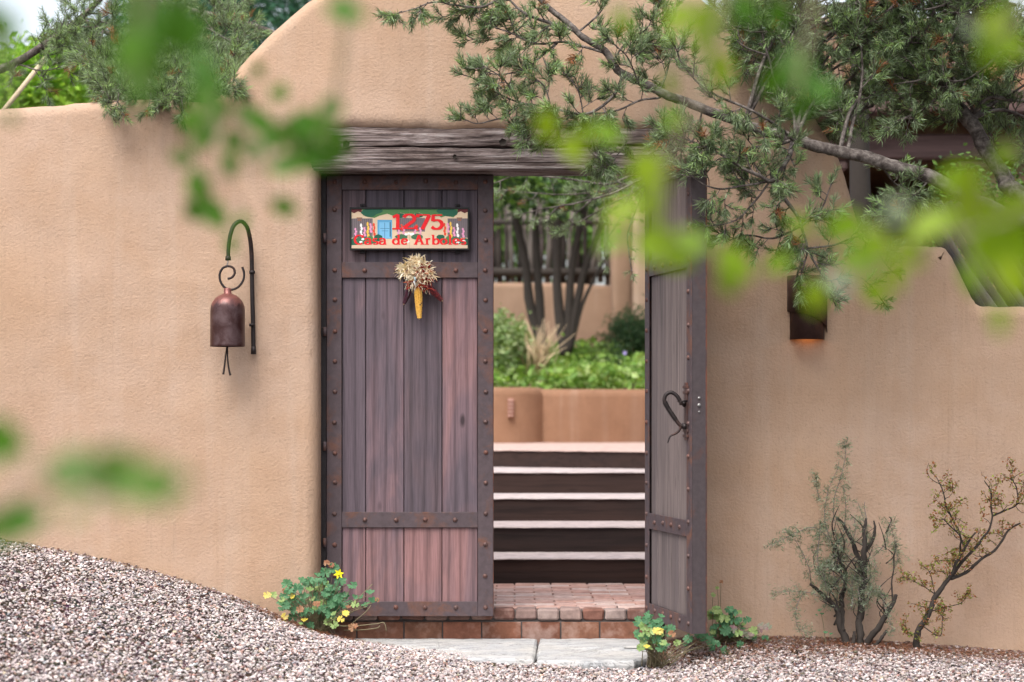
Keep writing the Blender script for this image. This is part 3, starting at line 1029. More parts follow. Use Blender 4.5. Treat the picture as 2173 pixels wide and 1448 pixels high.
def arc(cx, cy, rx, ry, a0, a1, n=12):
    return [(cx + rx * math.cos(R(a0 + (a1 - a0) * i / n)), cy + ry * math.sin(R(a0 + (a1 - a0) * i / n))) for i in range(n + 1)]
GL = {
 '1': (0.52, [[(.30, 0), (.30, .97)], [(.31, .93), (.06, .78)], [(.04, .03), (.54, .03)]]),
 '2': (0.70, [arc(.33, .70, .26, .26, 165, -35) + [(.07, .08)], [(.04, .06), (.66, .06)], [(.65, .0), (.66, .22)]]),
 '7': (0.66, [[(.05, .93), (.64, .93)], [(.62, .93), (.27, 0)], [(.06, .99), (.05, .78)]]),
 '5': (0.66, [[(.13, .92), (.58, .92)], [(.15, .94), (.12, .52)], arc(.30, .31, .27, .29, 125, -150)]),
 'C': (0.80, [arc(.42, .5, .34, .46, 50, 310, 18), [(.68, .98), (.68, .68)]]),
 'a': (0.62, [arc(.26, .42, .20, .22, 155, 0, 8) + [(.46, .05), (.58, .03)], arc(.26, .19, .19, .17, 60, 330, 12)]),
 's': (0.50, [arc(.24, .46, .16, .15, 40, 250, 9) + arc(.24, .17, .17, .14, 70, -150, 9)]),
 'd': (0.68, [[(.50, 0), (.50, 1)], arc(.29, .31, .22, .28, 20, 340, 14), [(.38, .97), (.5, .97)], [(.5, .03), (.62, .03)]]),
 'e': (0.58, [[(.08, .34), (.48, .34)], arc(.28, .31, .21, .28, 5, 320, 14)]),
 'A': (0.84, [[(.40, .98), (.70, .02)], [(.40, .98), (.14, .02)], [(.22, .36), (.58, .36)], [(.0, .03), (.28, .03)], [(.54, .03), (.84, .03)]]),
 'r': (0.50, [[(.18, 0), (.18, .62)], arc(.33, .44, .15, .17, 160, 50, 6), [(.04, .03), (.34, .03)], [(.05, .60), (.18, .60)]]),
 'b': (0.66, [[(.16, 0), (.16, 1)], arc(.37, .31, .21, .28, 160, -160, 14), [(.04, .97), (.16, .97)]]),
 'o': (0.62, [arc(.30, .31, .22, .28, 0, 360, 16)]),
 'l': (0.36, [[(.18, 0), (.18, 1)], [(.06, .97), (.18, .97)], [(.04, .03), (.34, .03)]]),
 '3': (0.60, [arc(.27, .73, .2, .22, 150, -80, 10), arc(.27, .28, .24, .25, 80, -150, 10)]),
 '0': (0.62, [arc(.3, .5, .24, .46, 0, 360, 18)]),
 ' ': (0.40, []),
}
RED = (0.72, 0.008, 0.014)
def text(s, x0, x1, base, h, wt, wn, name):
    tot = sum(GL[c][0] for c in s)
    kx = (x1 - x0) / tot
    x = x0
    for ch in s:
        w, strokes = GL[ch]
        if strokes:
            a_ = Art(sgnY - .0062)
            for st_ in strokes:
                # a darker outline below, the red stroke above
                a_.stroke([(x + p[0] * kx, base - p[1] * h) for p in st_], wt, wn, RED)
            a_.m.build(name, 'print', sign, colors=True, fixn=False)
        x += w * kx
text('1275', 831, 942, 487, 32.5, 7.4, 3.1, 'digit')
text('Casa de Arboles', 751, 990, 519.5, 20.5, 4.3, 1.7, 'letter')

# ------------------------------------------------------------------ corn swag on the gate
swag = empty('corn_swag', P(886, 590, -0.03), 'autumn swag of dried corn husks and three cobs hanging below the name sign', 'door decoration')
def cob(name, a, b, r, pal, lab):
    a, b = Vector(a), Vector(b)
    ax = (b - a); L = ax.length; ax.normalize()
    u = ax.orthogonal().normalized(); w = ax.cross(u)
    m = MB(swag.location)
    NR, NL = 12, 22
    for i in range(NL):
        for k in range(NR):
            t0, t1 = i / NL, (i + 1) / NL
            rr = lambda t: r * (0.95 - 0.45 * t ** 2.2) * min(1, 0.55 + 4 * t)
            a0, a1 = 2 * math.pi * k / NR, 2 * math.pi * (k + 1) / NR
            am, tm = (a0 + a1) / 2, (t0 + t1) / 2
            q = lambda t, an, f: a + ax * (t * L) + (u * math.cos(an) + w * math.sin(an)) * (rr(t) * f)
            m.col = random.choice(pal)
            vs = [q(t0, a0, .92), q(t0, a1, .92), q(t1, a1, .92), q(t1, a0, .92), q(tm, am, 1.10)]
            m.add(vs, [(0, 1, 4), (1, 2, 4), (2, 3, 4), (3, 0, 4)])
    e = a + ax * L
    m.col = (0.5, 0.35, 0.2)
    m.tube([e - ax * .004, e + ax * .006], [r * .45, r * .1], 8)
    o = m.build('corn_cob', 'kernel', swag, colors=True)
    o['label'] = lab
cob('c', P(887, 610, -.045), P(890, 676, -.045), .021, [(0.72, 0.42, 0.08)] * 7 + [(0.62, 0.33, 0.06)] * 4 + [(0.12, 0.05, 0.04)], 'yellow cob with dark specks hanging down')
cob('c', P(905, 604, -.040), P(938, 638, -.036), .018, [(0.10, 0.01, 0.015), (0.06, 0.008, 0.012), (0.16, 0.02, 0.02)], 'dark red cob pointing right')
cob('c', P(872, 606, -.034), P(857, 645, -.034), .017, [(0.035, 0.012, 0.02), (0.06, 0.012, 0.025)], 'blackish cob pointing left')
def husks():
    m = MB(swag.location)
    for i in range(1000):
        big = i < 860
        cx0, cy0 = (random.choice(((893, 568), (862, 572), (885, 590), (905, 580), (880, 560))))
        c = P(cx0 + random.uniform(-10, 10), cy0 + random.uniform(-10, 10), -.05)
        an = random.uniform(0, 2 * math.pi)
        d = Vector((math.cos(an), random.uniform(-1.0, 0.1), math.sin(an) * .9)).normalized()
        L = random.uniform(.018, .052) if big else random.uniform(.02, .05)
        w = random.uniform(.0015, .005)
        s = d.cross(Vector((random.uniform(-1, 1), -1, random.uniform(-1, 1)))).normalized() * w
        bend = Vector((random.uniform(-.3, .3), random.uniform(-.4, .2), -random.uniform(0, .6))) * L * .5
        m.col = random.choice([(0.70, 0.60, 0.44), (0.80, 0.72, 0.58), (0.60, 0.46, 0.30), (0.84, 0.78, 0.66), (0.74, 0.62, 0.46)])
        if not big:
            m.col = random.choice([(0.28, 0.03, 0.02), (0.20, 0.02, 0.02), (0.38, 0.08, 0.03)])
            c = P(random.uniform(868, 915), random.uniform(565, 612), -.055)
        p0, p1, p2 = c, c + d * L * .55, c + d * L + bend
        m.add([p0 - s * .7, p0 + s * .7, p1 + s, p1 - s, p2 + s * .2, p2 - s * .2], [(0, 1, 2, 3), (3, 2, 4, 5)])
    for i in range(110):      # hanging lower husk strips
        c = P(random.uniform(865, 912), random.uniform(585, 604), -.05)
        d = Vector((random.uniform(-.5, .5), random.uniform(-.2, .05), -1)).normalized()
        L = random.uniform(.02, .06); s = Vector((1, random.uniform(-.5, .5), 0)) * random.uniform(.001, .003)
        m.col = random.choice([(0.62, 0.50, 0.34), (0.74, 0.64, 0.46), (0.30, 0.05, 0.03), (0.16, 0.16, 0.18)])
        p1 = c + d * L
        m.add([c - s, c + s, p1 + s * .4, p1 - s * .4], [(0, 1, 2, 3)])
    return m
hk = husks().build('husk_tuft', 'husk', swag, colors=True)
hk['kind'] = 'stuff'
m = MB(swag.location)
c = P(880, 588, -.085); m.col = (0.30, 0.36, 0.36)
m.tube([c, c + Vector((.004, 0, -.022))], .006, 8); m.col = (0.5, 0.5, 0.5); m.tube([c + Vector((-.004, 0, -.02)), c + Vector((.006, 0, -.05))], [.004, .002], 6)
m.build('ribbon', 'print', swag, colors=True)

# ------------------------------------------------------------------ bell and its crook
BY = -0.335
crook = empty('bell_crook', P(537, 750, WY), 'dark iron crook fixed to the wall holding the bell', 'bracket')
m = MB(crook.location)
cp = [P(538, 750, -.205), P(537, 690, -.205), P(535, 610, -.21), P(534, 545, -.22), P(531, 510, -.24), P(524, 482, -.27), P(511, 470, -.30), P(497, 478, -.32), P(489, 498, -.332), P(485, 525, BY), P(484, 553, BY)]
m.tube(catmull(cp, 6), [0.0108, 0.0095], 10)
m.tube([P(484, 544, BY), P(484, 553, BY)], [.0125, .0135], 10)
m.tube([P(538, 735, -.205), P(538, 752, -.205)], [.011, .0135], 10)
for py in (578, 690):
    c = P(535, py, -.215)
    m.tube([c + Vector((0, 0, -.007)), c + Vector((0, 0, .007))], .0145, 10)
    m.tube([c, Vector((c.x, WY + .01, c.z))], .006, 8)
m.build('rod', 'iron', crook)
bell = empty('wind_bell', P(483, 736, BY), 'rust brown cylinder bell hanging from a scroll hook on the crook', 'bell')
m = MB(bell.location)
bc = P(483, 736, BY)
s_ = (BY + D0) / FPX
prof = [(36.5, 0), (37.2, 2), (37, 5), (36.6, 40), (36.6, 76), (35.5, 86), (32, 95), (26, 103), (18, 109), (10, 112), (8.2, 113), (8.2, 122), (7, 124.5), (0.2, 124.6)]
m.lathe([(a_ * s_, b_ * s_) for a_, b_ in prof], bc, 40)
m.lathe([(36.5 * s_, 0), (34.6 * s_, 0.1 * s_), (34.6 * s_, 80 * s_), (0.1 * s_, 105 * s_)], bc, 40)
t = NT('bell_metal')
v = t.coords('Object')
a_ = t.noise(v, 14, 5, 0.65, 0.6)
z_ = t.n.new('ShaderNodeSeparateXYZ'); t.l.new(v, z_.inputs[0])
up_ = t.ramp(t.math('ADD', t.math('MULTIPLY', z_.outputs[2], 3.2), t.math('MULTIPLY', t.math('SUBTRACT', a_, 0.5), 0.6)), [(0.62, 0.0), (0.74, 1.0)])
col = t.mix(t.ramp(a_, [(0.42, 0.0), (0.66, 1.0)]), (0.045, 0.016, 0.015), (0.10, 0.06, 0.062))
col = t.mix(up_, col, (0.20, 0.075, 0.065))
M['bell'] = t.done(col, t.ramp(a_, [(0.4, 0.28), (0.7, 0.5)]), 0.45, 0.5, t.bump(a_, 0.25, 0.004))
bo = m.build('body', 'bell', bell)
# number stamped on the shoulder
def bell_text(s, px0, py, h, y):
    x = px0
    m = MB(bell.location)
    for ch in s:
        w, st_ = GL[ch]
        for q in st_:
            m.tube([P(x + p[0] * h, py - p[1] * h, y) for p in q], .0016, 6)
        x += w * h * 1.02
    m.build('stamp', 'steel_dark', bo)
bell_text('30', 473, 653, 9, BY - .072)
m = MB(bell.location)
def spir(n=60):
    pts = []
    ctl = [(483, 592), (492, 589), (498, 580), (495, 569), (484, 565), (472, 570), (466, 584), (469, 600), (479, 612), (492, 615), (506, 609), (516, 595), (518, 580), (514, 567)]
    return [P(x_, y_, BY) for x_, y_ in ctl]
m.tube(catmull(spir(), 6), 0.0056, 8)
m.build('scroll_hook', 'iron', bell)
m = MB(bell.location)
m.tube([P(483, 552, BY), P(484, 556, BY - .005), P(482, 561, BY), P(483, 568, BY - .003)], .0028, 6)
m.build('link', 'chrome', bell)
for pts in (((482, 730), (479, 755), (476, 780), (474, 795)), ((483, 730), (483, 760), (486, 785), (489, 797))):
    m = MB(bell.location)
    m.tube(catmull([P(x_, y_, BY) for x_, y_ in pts], 4), [.0030, .0052], 6)
    m.build('strap', 'leather', bell)

# ------------------------------------------------------------------ wall sconce
sc_c = P(1714, 720, -0.20)
sconce = empty('wall_sconce', sc_c, 'rusty half round metal wall lamp right of the open gate leaf', 'wall lamp')
def half_shell(mb, r, prof_bottom, ztop, thick, n=28):
    vs = []
    for k in range(n + 1):
        a = math.pi + math.pi * k / n
        ca, sa = math.cos(a), math.sin(a)
        zb = prof_bottom(k / n)
        for rr, zz in ((r, zb), (r, ztop), (r - thick, ztop), (r - thick, zb)):
            vs.append((sc_c.x + rr * ca, WY + 0.004 + rr * 1.0 * sa, zz))
    fs = []
    for k in range(n):
        for j in range(4):
            fs.append((k * 4 + j, k * 4 + (j + 1) % 4, (k + 1) * 4 + (j + 1) % 4, (k + 1) * 4 + j))
    mb.add(vs, fs, True)
zt = P(0, 585, -.22).z
zb_ = P(0, 720, -.26).z
m = MB(sconce.location); half_shell(m, 0.083, lambda u: zb_, zt - .01, .003); o = m.build('shade', 'sconce', sconce, fixn=True)
def band(u):
    e = max(0.0, (u - 0.35) / 0.65)
    return P(0, 662 + 5 * math.sin(min(1, u / .35) * math.pi / 2) + 42 * e ** 1.5 - 3, -.26).z
m = MB(sconce.location); half_shell(m, 0.096, band, zt, .003); m.build('outer_band', 'sconce', sconce, fixn=True)
lamp_d = bpy.data.lights.new('sconce_bulb', 'POINT')
lamp_d.energy = 0.10
lamp_d.color = (1.0, 0.42, 0.14)
lamp_d.shadow_soft_size = 0.02
lamp = bpy.data.objects.new('bulb', lamp_d)
COL.objects.link(lamp)
lamp.parent = sconce
lamp.location = Vector((sc_c.x, WY - 0.045, zb_ + 0.03)) - sc_c

# ------------------------------------------------------------------ step, landing, stairs
def brick_mat(name, cols):
    t = NT(name)
    v = t.coords('Object', rand=True)
    k = t.noise(v, 18, 5, 0.65)
    col = t.ramp(t.rand(), [(0.0, cols[0]), (1.0, cols[1]), (0.35, cols[2]), (0.7, cols[3])])
    col = t.mix(0.8, col, t.ramp(k, [(0.3, 0.55), (0.7, 1.3)]), 'MULTIPLY')
    col = t.mix(t.ramp(t.noise(v, 9, 4, .6), [(0.52, 0.0), (0.75, 0.6)]), col, (0.36, 0.29, 0.26))
    return t.done(col, 0.9, 0, 0.2, t.bump(k, 0.5, 0.004))
M['brick'] = brick_mat('brick', [(0.21, 0.10, 0.075), (0.27, 0.175, 0.15), (0.16, 0.085, 0.07), (0.30, 0.23, 0.21)])
M['brick_pale'] = brick_mat('brick_pale', [(0.48, 0.29, 0.24), (0.55, 0.42, 0.38), (0.42, 0.24, 0.20), (0.50, 0.36, 0.32)])
M['tile'] = brick_mat('tile', [(0.21, 0.09, 0.055), (0.26, 0.10, 0.065), (0.18, 0.075, 0.05), (0.23, 0.11, 0.07)])

random.seed(21)
land = empty('brick_landing', (0, 0.10, 0), 'brick landing behind the gate with bullnose edging and tiled front', 'brick step')
NT_ = 0.144
m = MB(land.location)
m.box((JL + .002, 0.122, -0.08), (JR + .3, 1.64, NT_ - 0.012)); m.box((JL + .003, 0.1125, -0.04), (JR - .003, 0.121, .085))
m.build('mortar_bed', 'mortar', land)
# bullnose bricks (each about 50 px wide in the photograph)
x = P(650, 0, .1).x
edges_px = [700, 750, 800, 850, 900, 950, 998, 1047, 1093, 1140, 1188, 1236, 1283, 1331, 1378, 1422]
for i in range(len(edges_px) - 1):
    xa, xb = P(edges_px[i], 0, .1).x + .003, P(edges_px[i + 1], 0, .1).x - .003
    m = MB(((xa + xb) / 2, .15, .115))
    m.box((xa, 0.098 + random.uniform(-.004, .005), 0.089 + random.uniform(-.003, .004)), (xb, 0.212, NT_ + random.uniform(-.002, .003)), 0.009, 0.003)
    link('brick', m.mesh('brick', 'brick'), land, Vector(((xa + xb) / 2, .15, .115)) - land.location)
tile_px = [690, 757, 857, 939, 1022, 1107, 1190, 1273, 1356, 1420]
for i in range(len(tile_px) - 1):
    xa, xb = P(tile_px[i], 0, .105).x + .0035, P(tile_px[i + 1], 0, .105).x - .0035
    m = MB(((xa + xb) / 2, .11, .04))
    m.box((xa, 0.105, -0.03), (xb, 0.119, 0.080), 0.002, 0.0008)
    link('tile', m.mesh('tile', 'tile'), land, Vector(((xa + xb) / 2, .11, .04)) - land.location)
# floor bricks behind the bullnose
bm_ = []
for q in range(5):
    m = MB(); m.box((-.098, -.047, -.02), (.098, .047, 0.0), .004, .002); bm_.append(m.mesh('brick', 'brick_pale'))
y = 0.265; row = 0
while y < 1.60:
    x = -0.80 + (0.1 if row % 2 else 0)
    while x < 1.0:
        link('brick', random.choice(bm_), land, Vector((x, y, NT_ + random.uniform(-.003, .002))) - land.location, (0, 0, random.uniform(-.015, .015)))
        x += 0.204
    y += 0.102; row += 1

st = empty('garden_stairs', (0.2, 1.64, 0), 'flight of dark timber risers with pale treads climbing behind the open gate', 'stairs')
M['tread'] = brick_mat('tread', [(0.50, 0.42, 0.41), (0.54, 0.47, 0.465), (0.46, 0.38, 0.37), (0.52, 0.45, 0.445)])
ys = [1.64, 2.15, 2.77, 3.50, 4.45]
zs = [NT_, 0.285, 0.435, 0.577, 0.716, 0.838]
ends = [2.15, 2.77, 3.50, 4.45, 7.7]
for i in range(5):
    m = MB(st.location)
    y0, z0, z1 = ys[i], zs[i], zs[i + 1]
    sk = 0.0 if i < 4 else 0.7
    xa, xb = -1.3, 1.9
    # riser plank
    for zz0, zz1, nm, mt, yo in ((z0 - .06, z1 - .0075, 'riser', 'riser', 0.012),):
        vs = [(xa, y0 + yo + sk, zz0), (xb, y0 + yo - sk, zz0), (xb, y0 + yo - sk + .09, zz0), (xa, y0 + yo + sk + .09, zz0)]
        vs += [(a_, b_, zz1) for a_, b_, _ in vs]
        m.add(vs, [(3, 2, 1, 0), (4, 5, 6, 7), (0, 1, 5, 4), (1, 2, 6, 5), (2, 3, 7, 6), (3, 0, 4, 7)])
    m.build('riser', 'riser', st)
    m = MB(st.location)
    N = 40
    vs = []
    for k in range(N + 1):
        u = k / N
        xx = xa + (xb - xa) * u
        yy = y0 + sk * (1 - 2 * u) + random.uniform(-.004, .004)
        jz = random.uniform(-.0015, .0015)
        vs += [(xx, yy, z1 - .007 + jz), (xx, yy + .001, z1 - .003 + jz), (xx, yy + .004, z1 + jz), (xx, ends[i] + (0.8 if i == 3 else .02), z1), (xx, ends[i] + (0.8 if i == 3 else .02), z1 - .007)]
    fs = []
    for k in range(N):
        for j in range(5):
            j2 = (j + 1) % 5
            fs.append((k * 5 + j, (k + 1) * 5 + j, (k + 1) * 5 + j2, k * 5 + j2))
    m.add(vs, fs)
    m.build('tread', 'tread' if i < 4 else 'brick_pale', st, fixn=True)

# flagstones before the step
t = NT('flagstone')
v = t.coords('Object')
k1 = t.noise(v, 3.5, 6, 0.65, 0.8); k2 = t.noise(t.coords('Object', (3, 14, 6)), 1.6, 6, 0.7, 1.2)
col = t.mix(t.ramp(k1, [(0.35, 0.0), (0.65, 1.0)]), (0.40, 0.405, 0.415), (0.47, 0.45, 0.425))
k3 = t.noise(t.coords('Object', (1.4, 7, 3)), 1.3, 7, 0.75, 1.8)
col = t.mix(0.75, col, t.ramp(k2, [(0.30, 0.45), (0.42, 1.0), (0.8, 1.1)]), 'MULTIPLY')
col = t.mix(0.9, col, t.ramp(k3, [(0.474, 1.0), (0.516, 1.0), (0.495, 0.22)]), 'MULTIPLY')
M['flagstone'] = t.done(col, 0.85, 0, 0.25, t.bump(k2, 0.6, 0.006))
def flagstone(pts, label, thick=.045):
    c = sum((Vector(p) for p in pts), Vector((0, 0))) / len(pts)
    m = MB((c.x, c.y, 0))
    n0 = len(pts)
    P2 = []
    for i in range(n0):
        a_, b_ = Vector(pts[i]), Vector(pts[(i + 1) % n0])
        k = max(1, int((b_ - a_).length / .03))
        for j in range(k):
            q = a_.lerp(b_, j / k)
            P2.append(q + Vector((random.uniform(-.004, .004), random.uniform(-.005, .005))))
    n = len(P2)
    rings = []
    for off, z in ((.0, -thick), (-.004, -thick * .5), (0.0, -.008), (.012, 0.0), (.2, .0015), (.9, .001)):
        ring = []
        for q in P2:
            d = (c - q)
            w = q + d * (off if off > .1 else 0) + (d.normalized() * off if off <= .1 else Vector((0, 0)))
            ring.append((w.x, w.y, z + (random.uniform(-.0015, .0015) if z > -.01 else random.uniform(-.003, .003))))
        rings.append(ring)
    vs = [p for r_ in rings for p in r_]
    fs = [(k * n + i, k * n + (i + 1) % n, (k + 1) * n + (i + 1) % n, (k + 1) * n + i) for k in range(len(rings) - 1) for i in range(n)]
    fs.append(tuple((len(rings) - 1) * n + i for i in range(n)))
    m.add(vs, fs)
    me = m.mesh('flagstone', 'flagstone')
    o = link('flagstone', me, None, (c.x, c.y, 0))
    import bmesh
    b = bmesh.new(); b.from_mesh(me); bmesh.ops.recalc_face_normals(b, faces=b.faces); b.to_mesh(me); b.free()
    return props(o, label, 'paving stone', 'flagstones in front of the gate')
def G(px, py):
    q = ZC * FPX / (py - HZ)
    return ((px - CX) * q / FPX, q - D0)
flagstone([G(750, 1354.5), G(860, 1354.8), G(1000, 1355), G(1139, 1355.5), G(1137, 1380), G(1131, 1400), G(1040, 1397), G(960, 1398), G(840, 1399), G(700, 1395), G(700, 1362)], 'long pale flagstone under the closed gate leaf, its left end under gravel')
flagstone([G(1146, 1355.5), G(1250, 1355), G(1345, 1354.8), G(1388, 1364), G(1392, 1380), G(1366, 1396), G(1345, 1402), G(1240, 1403), G(1139, 1402), G(1142, 1378)], 'pale square flagstone in front of the open gateway')
m = MB(); c0 = G(1345, 1375)
m.box((c0[0] - .05, c0[1] - .05, .001), (c0[0] + .04, c0[1] + .015, .010), .003, .002)
o = m.build('flagstone', 'flagstone'); props(o, 'small flake of stone lying on the square flagstone', 'stone')

# ------------------------------------------------------------------ courtyard beyond
gw = empty('planter_wall', (0.3, 7.6, 0.84), 'low rounded stucco planter wall at the top of the stairs', 'wall')
m = MB(gw.location)
zt_ = P(0, 826, 7.6).z
arcp = []
def thickwall(m, path, z0, z1, th, r=.05):
    # path of (x,y); rounded coping section swept along
    sec = [(-th / 2, z0), (-th / 2, z1 - r)] + [(-th / 2 + r - r * math.cos(a), z1 - r + r * math.sin(a)) for a in (R(30), R(60), R(90))] + [(th / 2 - r + r * math.sin(a), z1 - r + r * math.cos(a)) for a in (R(0), R(30), R(60), R(90))] + [(th / 2, z0)]
    n = len(path); vs = []
    for i, (x, y) in enumerate(path):
        a_ = Vector(path[max(i - 1, 0)]); b_ = Vector(path[min(i + 1, n - 1)])
        t_ = (b_ - a_).normalized(); nn = Vector((-t_.y, t_.x))
        for s, z in sec:
            vs.append((x + nn.x * s, y + nn.y * s, z))
    k = len(sec)
    fs = [(i * k + j, (i + 1) * k + j, (i + 1) * k + j + 1, i * k + j + 1) for i in range(n - 1) for j in range(k - 1)]
    fs.append(tuple(range(k))); fs.append(tuple((n - 1) * k + j for j in range(k)))
    m.add(vs, fs, True)
thickwall(m, [(P(x_, 0, y_).x, y_) for x_, y_ in ((1125, 7.75), (1180, 7.72), (1240, 7.75), (1300, 7.8), (1380, 7.9), (1500, 8.1), (1800, 8.6))], 0.3, zt_, .26, .07)
m.build('coping_wall', 'stucco_orange', gw, fixn=True)
m = MB(gw.location)
thickwall(m, [(P(x_, 0, 7.42).x, 7.42 + y_) for x_, y_ in ((700, .5), (900, .3), (1040, .1), (1090, .08), (1120, .22), (1132, .5))], 0.3, P(0, 822, 7.42).z, .26, .07)
m.build('pier', 'stucco_orange', gw, fixn=True)
c = P(1084, 866, 7.36)
lt = empty('step_light', c, 'small louvred clay wall vent on the pier of the planter wall', 'wall vent')
m = MB(c); m.col = (0.33, 0.17, 0.12)
m.box((c.x - .026, 7.345, c.z - .080), (c.x + .026, 7.42, c.z + .080), .004)
m.build('back_plate', 'print', lt, colors=True)
for q in range(5):
    m = MB(c); m.col = (0.44, 0.27, 0.22); z = c.z - .062 + q * .031
    m.box((c.x - .021, 7.328, z - .007), (c.x + .021, 7.3445, z + .006), .002)
    m.build('louvre', 'print', lt, colors=True)
so_ = MB(); so_.box((-3, 7.9, .3), (5, 11.9, P(0, 830, 7.9).z - .04)); so = so_.build('planter_soil', 'ground'); props(so, 'dark soil filling the planter behind the low wall', kind='structure')

yw = 12.0
cw = MB((0, yw, 0))
plaster_slab(cw, [(-8, 0), (P(1302, 0, yw).x, 0), (P(1302, 0, yw).x, P(0, 606, yw).z), (P(1180, 0, yw).x, P(0, 600, yw).z), (-2, P(0, 598, yw).z), (-8, P(0, 600, yw).z)], yw, yw + .35, .06, 4)
o = link('courtyard_wall', cw.mesh('courtyard_wall', 'stucco_house'), None, (0, yw, 0)); props(o, 'far brown stucco wall below the pole fence, seen through the gateway', 'wall')
cw = MB((0, 11.5, 0))
plaster_slab(cw, [(P(1300, 0, 11.6).x, 0), (P(1343, 0, 11.6).x, 0), (P(1343, 0, 11.6).x, 4.2), (P(1300, 0, 11.6).x, 4.2)], 11.6, 12.3, .06, 4)
o = link('stucco_pillar', cw.mesh('stucco_pillar', 'stucco_house'), None, (0, 11.5, 0)); props(o, 'brown stucco pillar at the right end of the pole fence', 'pillar')
cw = MB((0, 11.0, 0))
plaster_slab(cw, [(P(1345, 0, 11.2).x, 0), (4.6, 0), (4.6, 3.9), (P(1345, 0, 11.2).x, 3.9)], 11.2, 11.5, .06, 4)
o = link('house_side_wall', cw.mesh('house_side_wall', 'stucco'), None, (0, 11, 0)); props(o, 'pale stucco wall beside the brown pillar, just left of the open leaf', 'wall')

# pole fence
random.seed(5)
cf = empty('coyote_fence', (0, 12.5, 2.2), 'weathered grey upright pole fence standing on the far courtyard wall', 'fence')
cols = [(0.07, 0.056, 0.05), (0.10, 0.08, 0.075), (0.045, 0.036, 0.032), (0.17, 0.145, 0.13)]
px = 900
while px < 1298:
    w = random.uniform(.026, .042)
    b = P(px, random.uniform(598, 610), 12.3); tpz = P(0, random.uniform(395, 450), 12.3).z
    m = MB(cf.location); m.col = random.choice(cols)
    m.tube([b, Vector((b.x + random.uniform(-.03, .03), 12.3, (b.z + tpz) / 2)), Vector((b.x + random.uniform(-.05, .05), 12.3, tpz))], [w, w * .7], 7)
    m.build('pole', 'stone', cf, colors=True)
    px += w * 2 * FPX / 22.7 * random.uniform(0.95, 1.25)
for py, rr in ((576, .045), (470, .03)):
    m = MB(cf.location); m.tube([P(850, py, 12.2), P(1100, py + 2, 12.2), P(1296, py + 3, 12.2)], rr, 8, wob=.1); m.build('rail', 'bark_dark', cf)

# house behind the right part of the wall
HY = 5.2
hs_ = empty('adobe_house', P(1900, 900, HY), 'brown adobe house with timber porch beams behind the stepped wall at right', 'house')
ho = hs_.location
def hb(name, x0, y0, x1, y1, Y0, Y1, mt, bev=.02):
    a_ = P(x0, y1, Y0); b_ = P(x1, y0, Y0)
    m = MB(ho); m.box((a_.x, Y0, a_.z), (b_.x, Y1, b_.z), bev)
    return m.build(name, mt, hs_)
hb('wall', 1660, 60, 1790, 1100, HY, HY + 2.6, 'stucco_house', .05)
hb('wall', 2036, 339, 2500, 1100, HY - .01, HY + 2.6, 'stucco_house', .05)
hb('wall', 1791, 62, 2500, 334, HY + .01, HY + 2.6, 'stucco_orange', .05)
hb('beam', 1735, 284, 2600, 338, HY - .25, HY - .02, 'house_beam', .015)
hb('beam', 1690, 190, 2600, 240, HY - .55, HY - .02, 'house_beam', .015)
hb('wall', 1780, 300, 2050, 1100, HY + 2.2, HY + 2.5, 'stucco_orange', .02)
for x0, x1 in ((1735, 1800), (2030, 2100)):
    hb('corbel', x0, 339, x1, 362, HY - .22, HY - .03, 'house_beam', .02)
    c = P(x0, 150, HY - .3); m = MB(ho); m.tube([c, c + Vector((0, .4, 0))], .07, 12, smooth=True); m.build('roof_beam_end', 'house_beam', hs_)
w_ = hb('window', 1860, 410, 1930, 500, HY + 2.1, HY + 2.19, 'house_beam', .01)
t = NT('glass_pane'); M['glass'] = t.done((0.25, 0.28, 0.31), 0.08, 0.0, 0.8)
a_ = P(1866, 494, HY + 2.09); b_ = P(1924, 416, HY + 2.09); m = MB(ho); m.box((a_.x, HY + 2.085, a_.z), (b_.x, HY + 2.098, b_.z)); o = m.build('pane', 'glass', w_)
hb('roof_slab', 1640, 36, 2520, 58, HY - .05, HY + 2.9, 'stucco_house', .05)
hb('roof_slab', 1791, 334.5, 2035, 336, HY + .2, HY + 2.2, 'house_beam', .0)

# logs leaning behind the stepped wall
random.seed(9)
for i in range(7):
    x0 = 1985 + i * 22; x1 = 2085 + i * 24
    yy = 0.45 + i * .09
    a_ = P(x0 - 40, 430, yy); b_ = P(x1 + 25, 700, yy - .1)
    m = MB(b_); m.col = [(0.09, 0.075, 0.07), (0.20, 0.17, 0.15), (0.13, 0.11, 0.10)][i % 3]
    m.tube([b_ + (b_ - a_) * 2.2, b_, a_.lerp(b_, .5) + Vector((random.uniform(-.02, .02), 0, 0)), a_], [.030, .02], 9, wob=.35)
    o = link('leaning_log', m.mesh('leaning_log', 'stone', True), None, b_)
    props(o, ('first', 'second', 'third', 'fourth', 'fifth', 'sixth', 'seventh')[i] + ' rough grey log from the left leaning behind the stepped wall', 'log', 'logs leaning behind the wall')
a_ = P(10, 232, 1.6); b_ = P(98, 122, 1.6)
m = MB(a_); m.col = (0.62, 0.50, 0.34); m.tube([a_ + (a_ - b_) * 2.4, a_, b_], .014, 8)
o = link('slanting_pole', m.mesh('slanting_pole', 'stone', True), None, a_); props(o, 'pale thin pole slanting up behind the left end of the wall', 'pole')

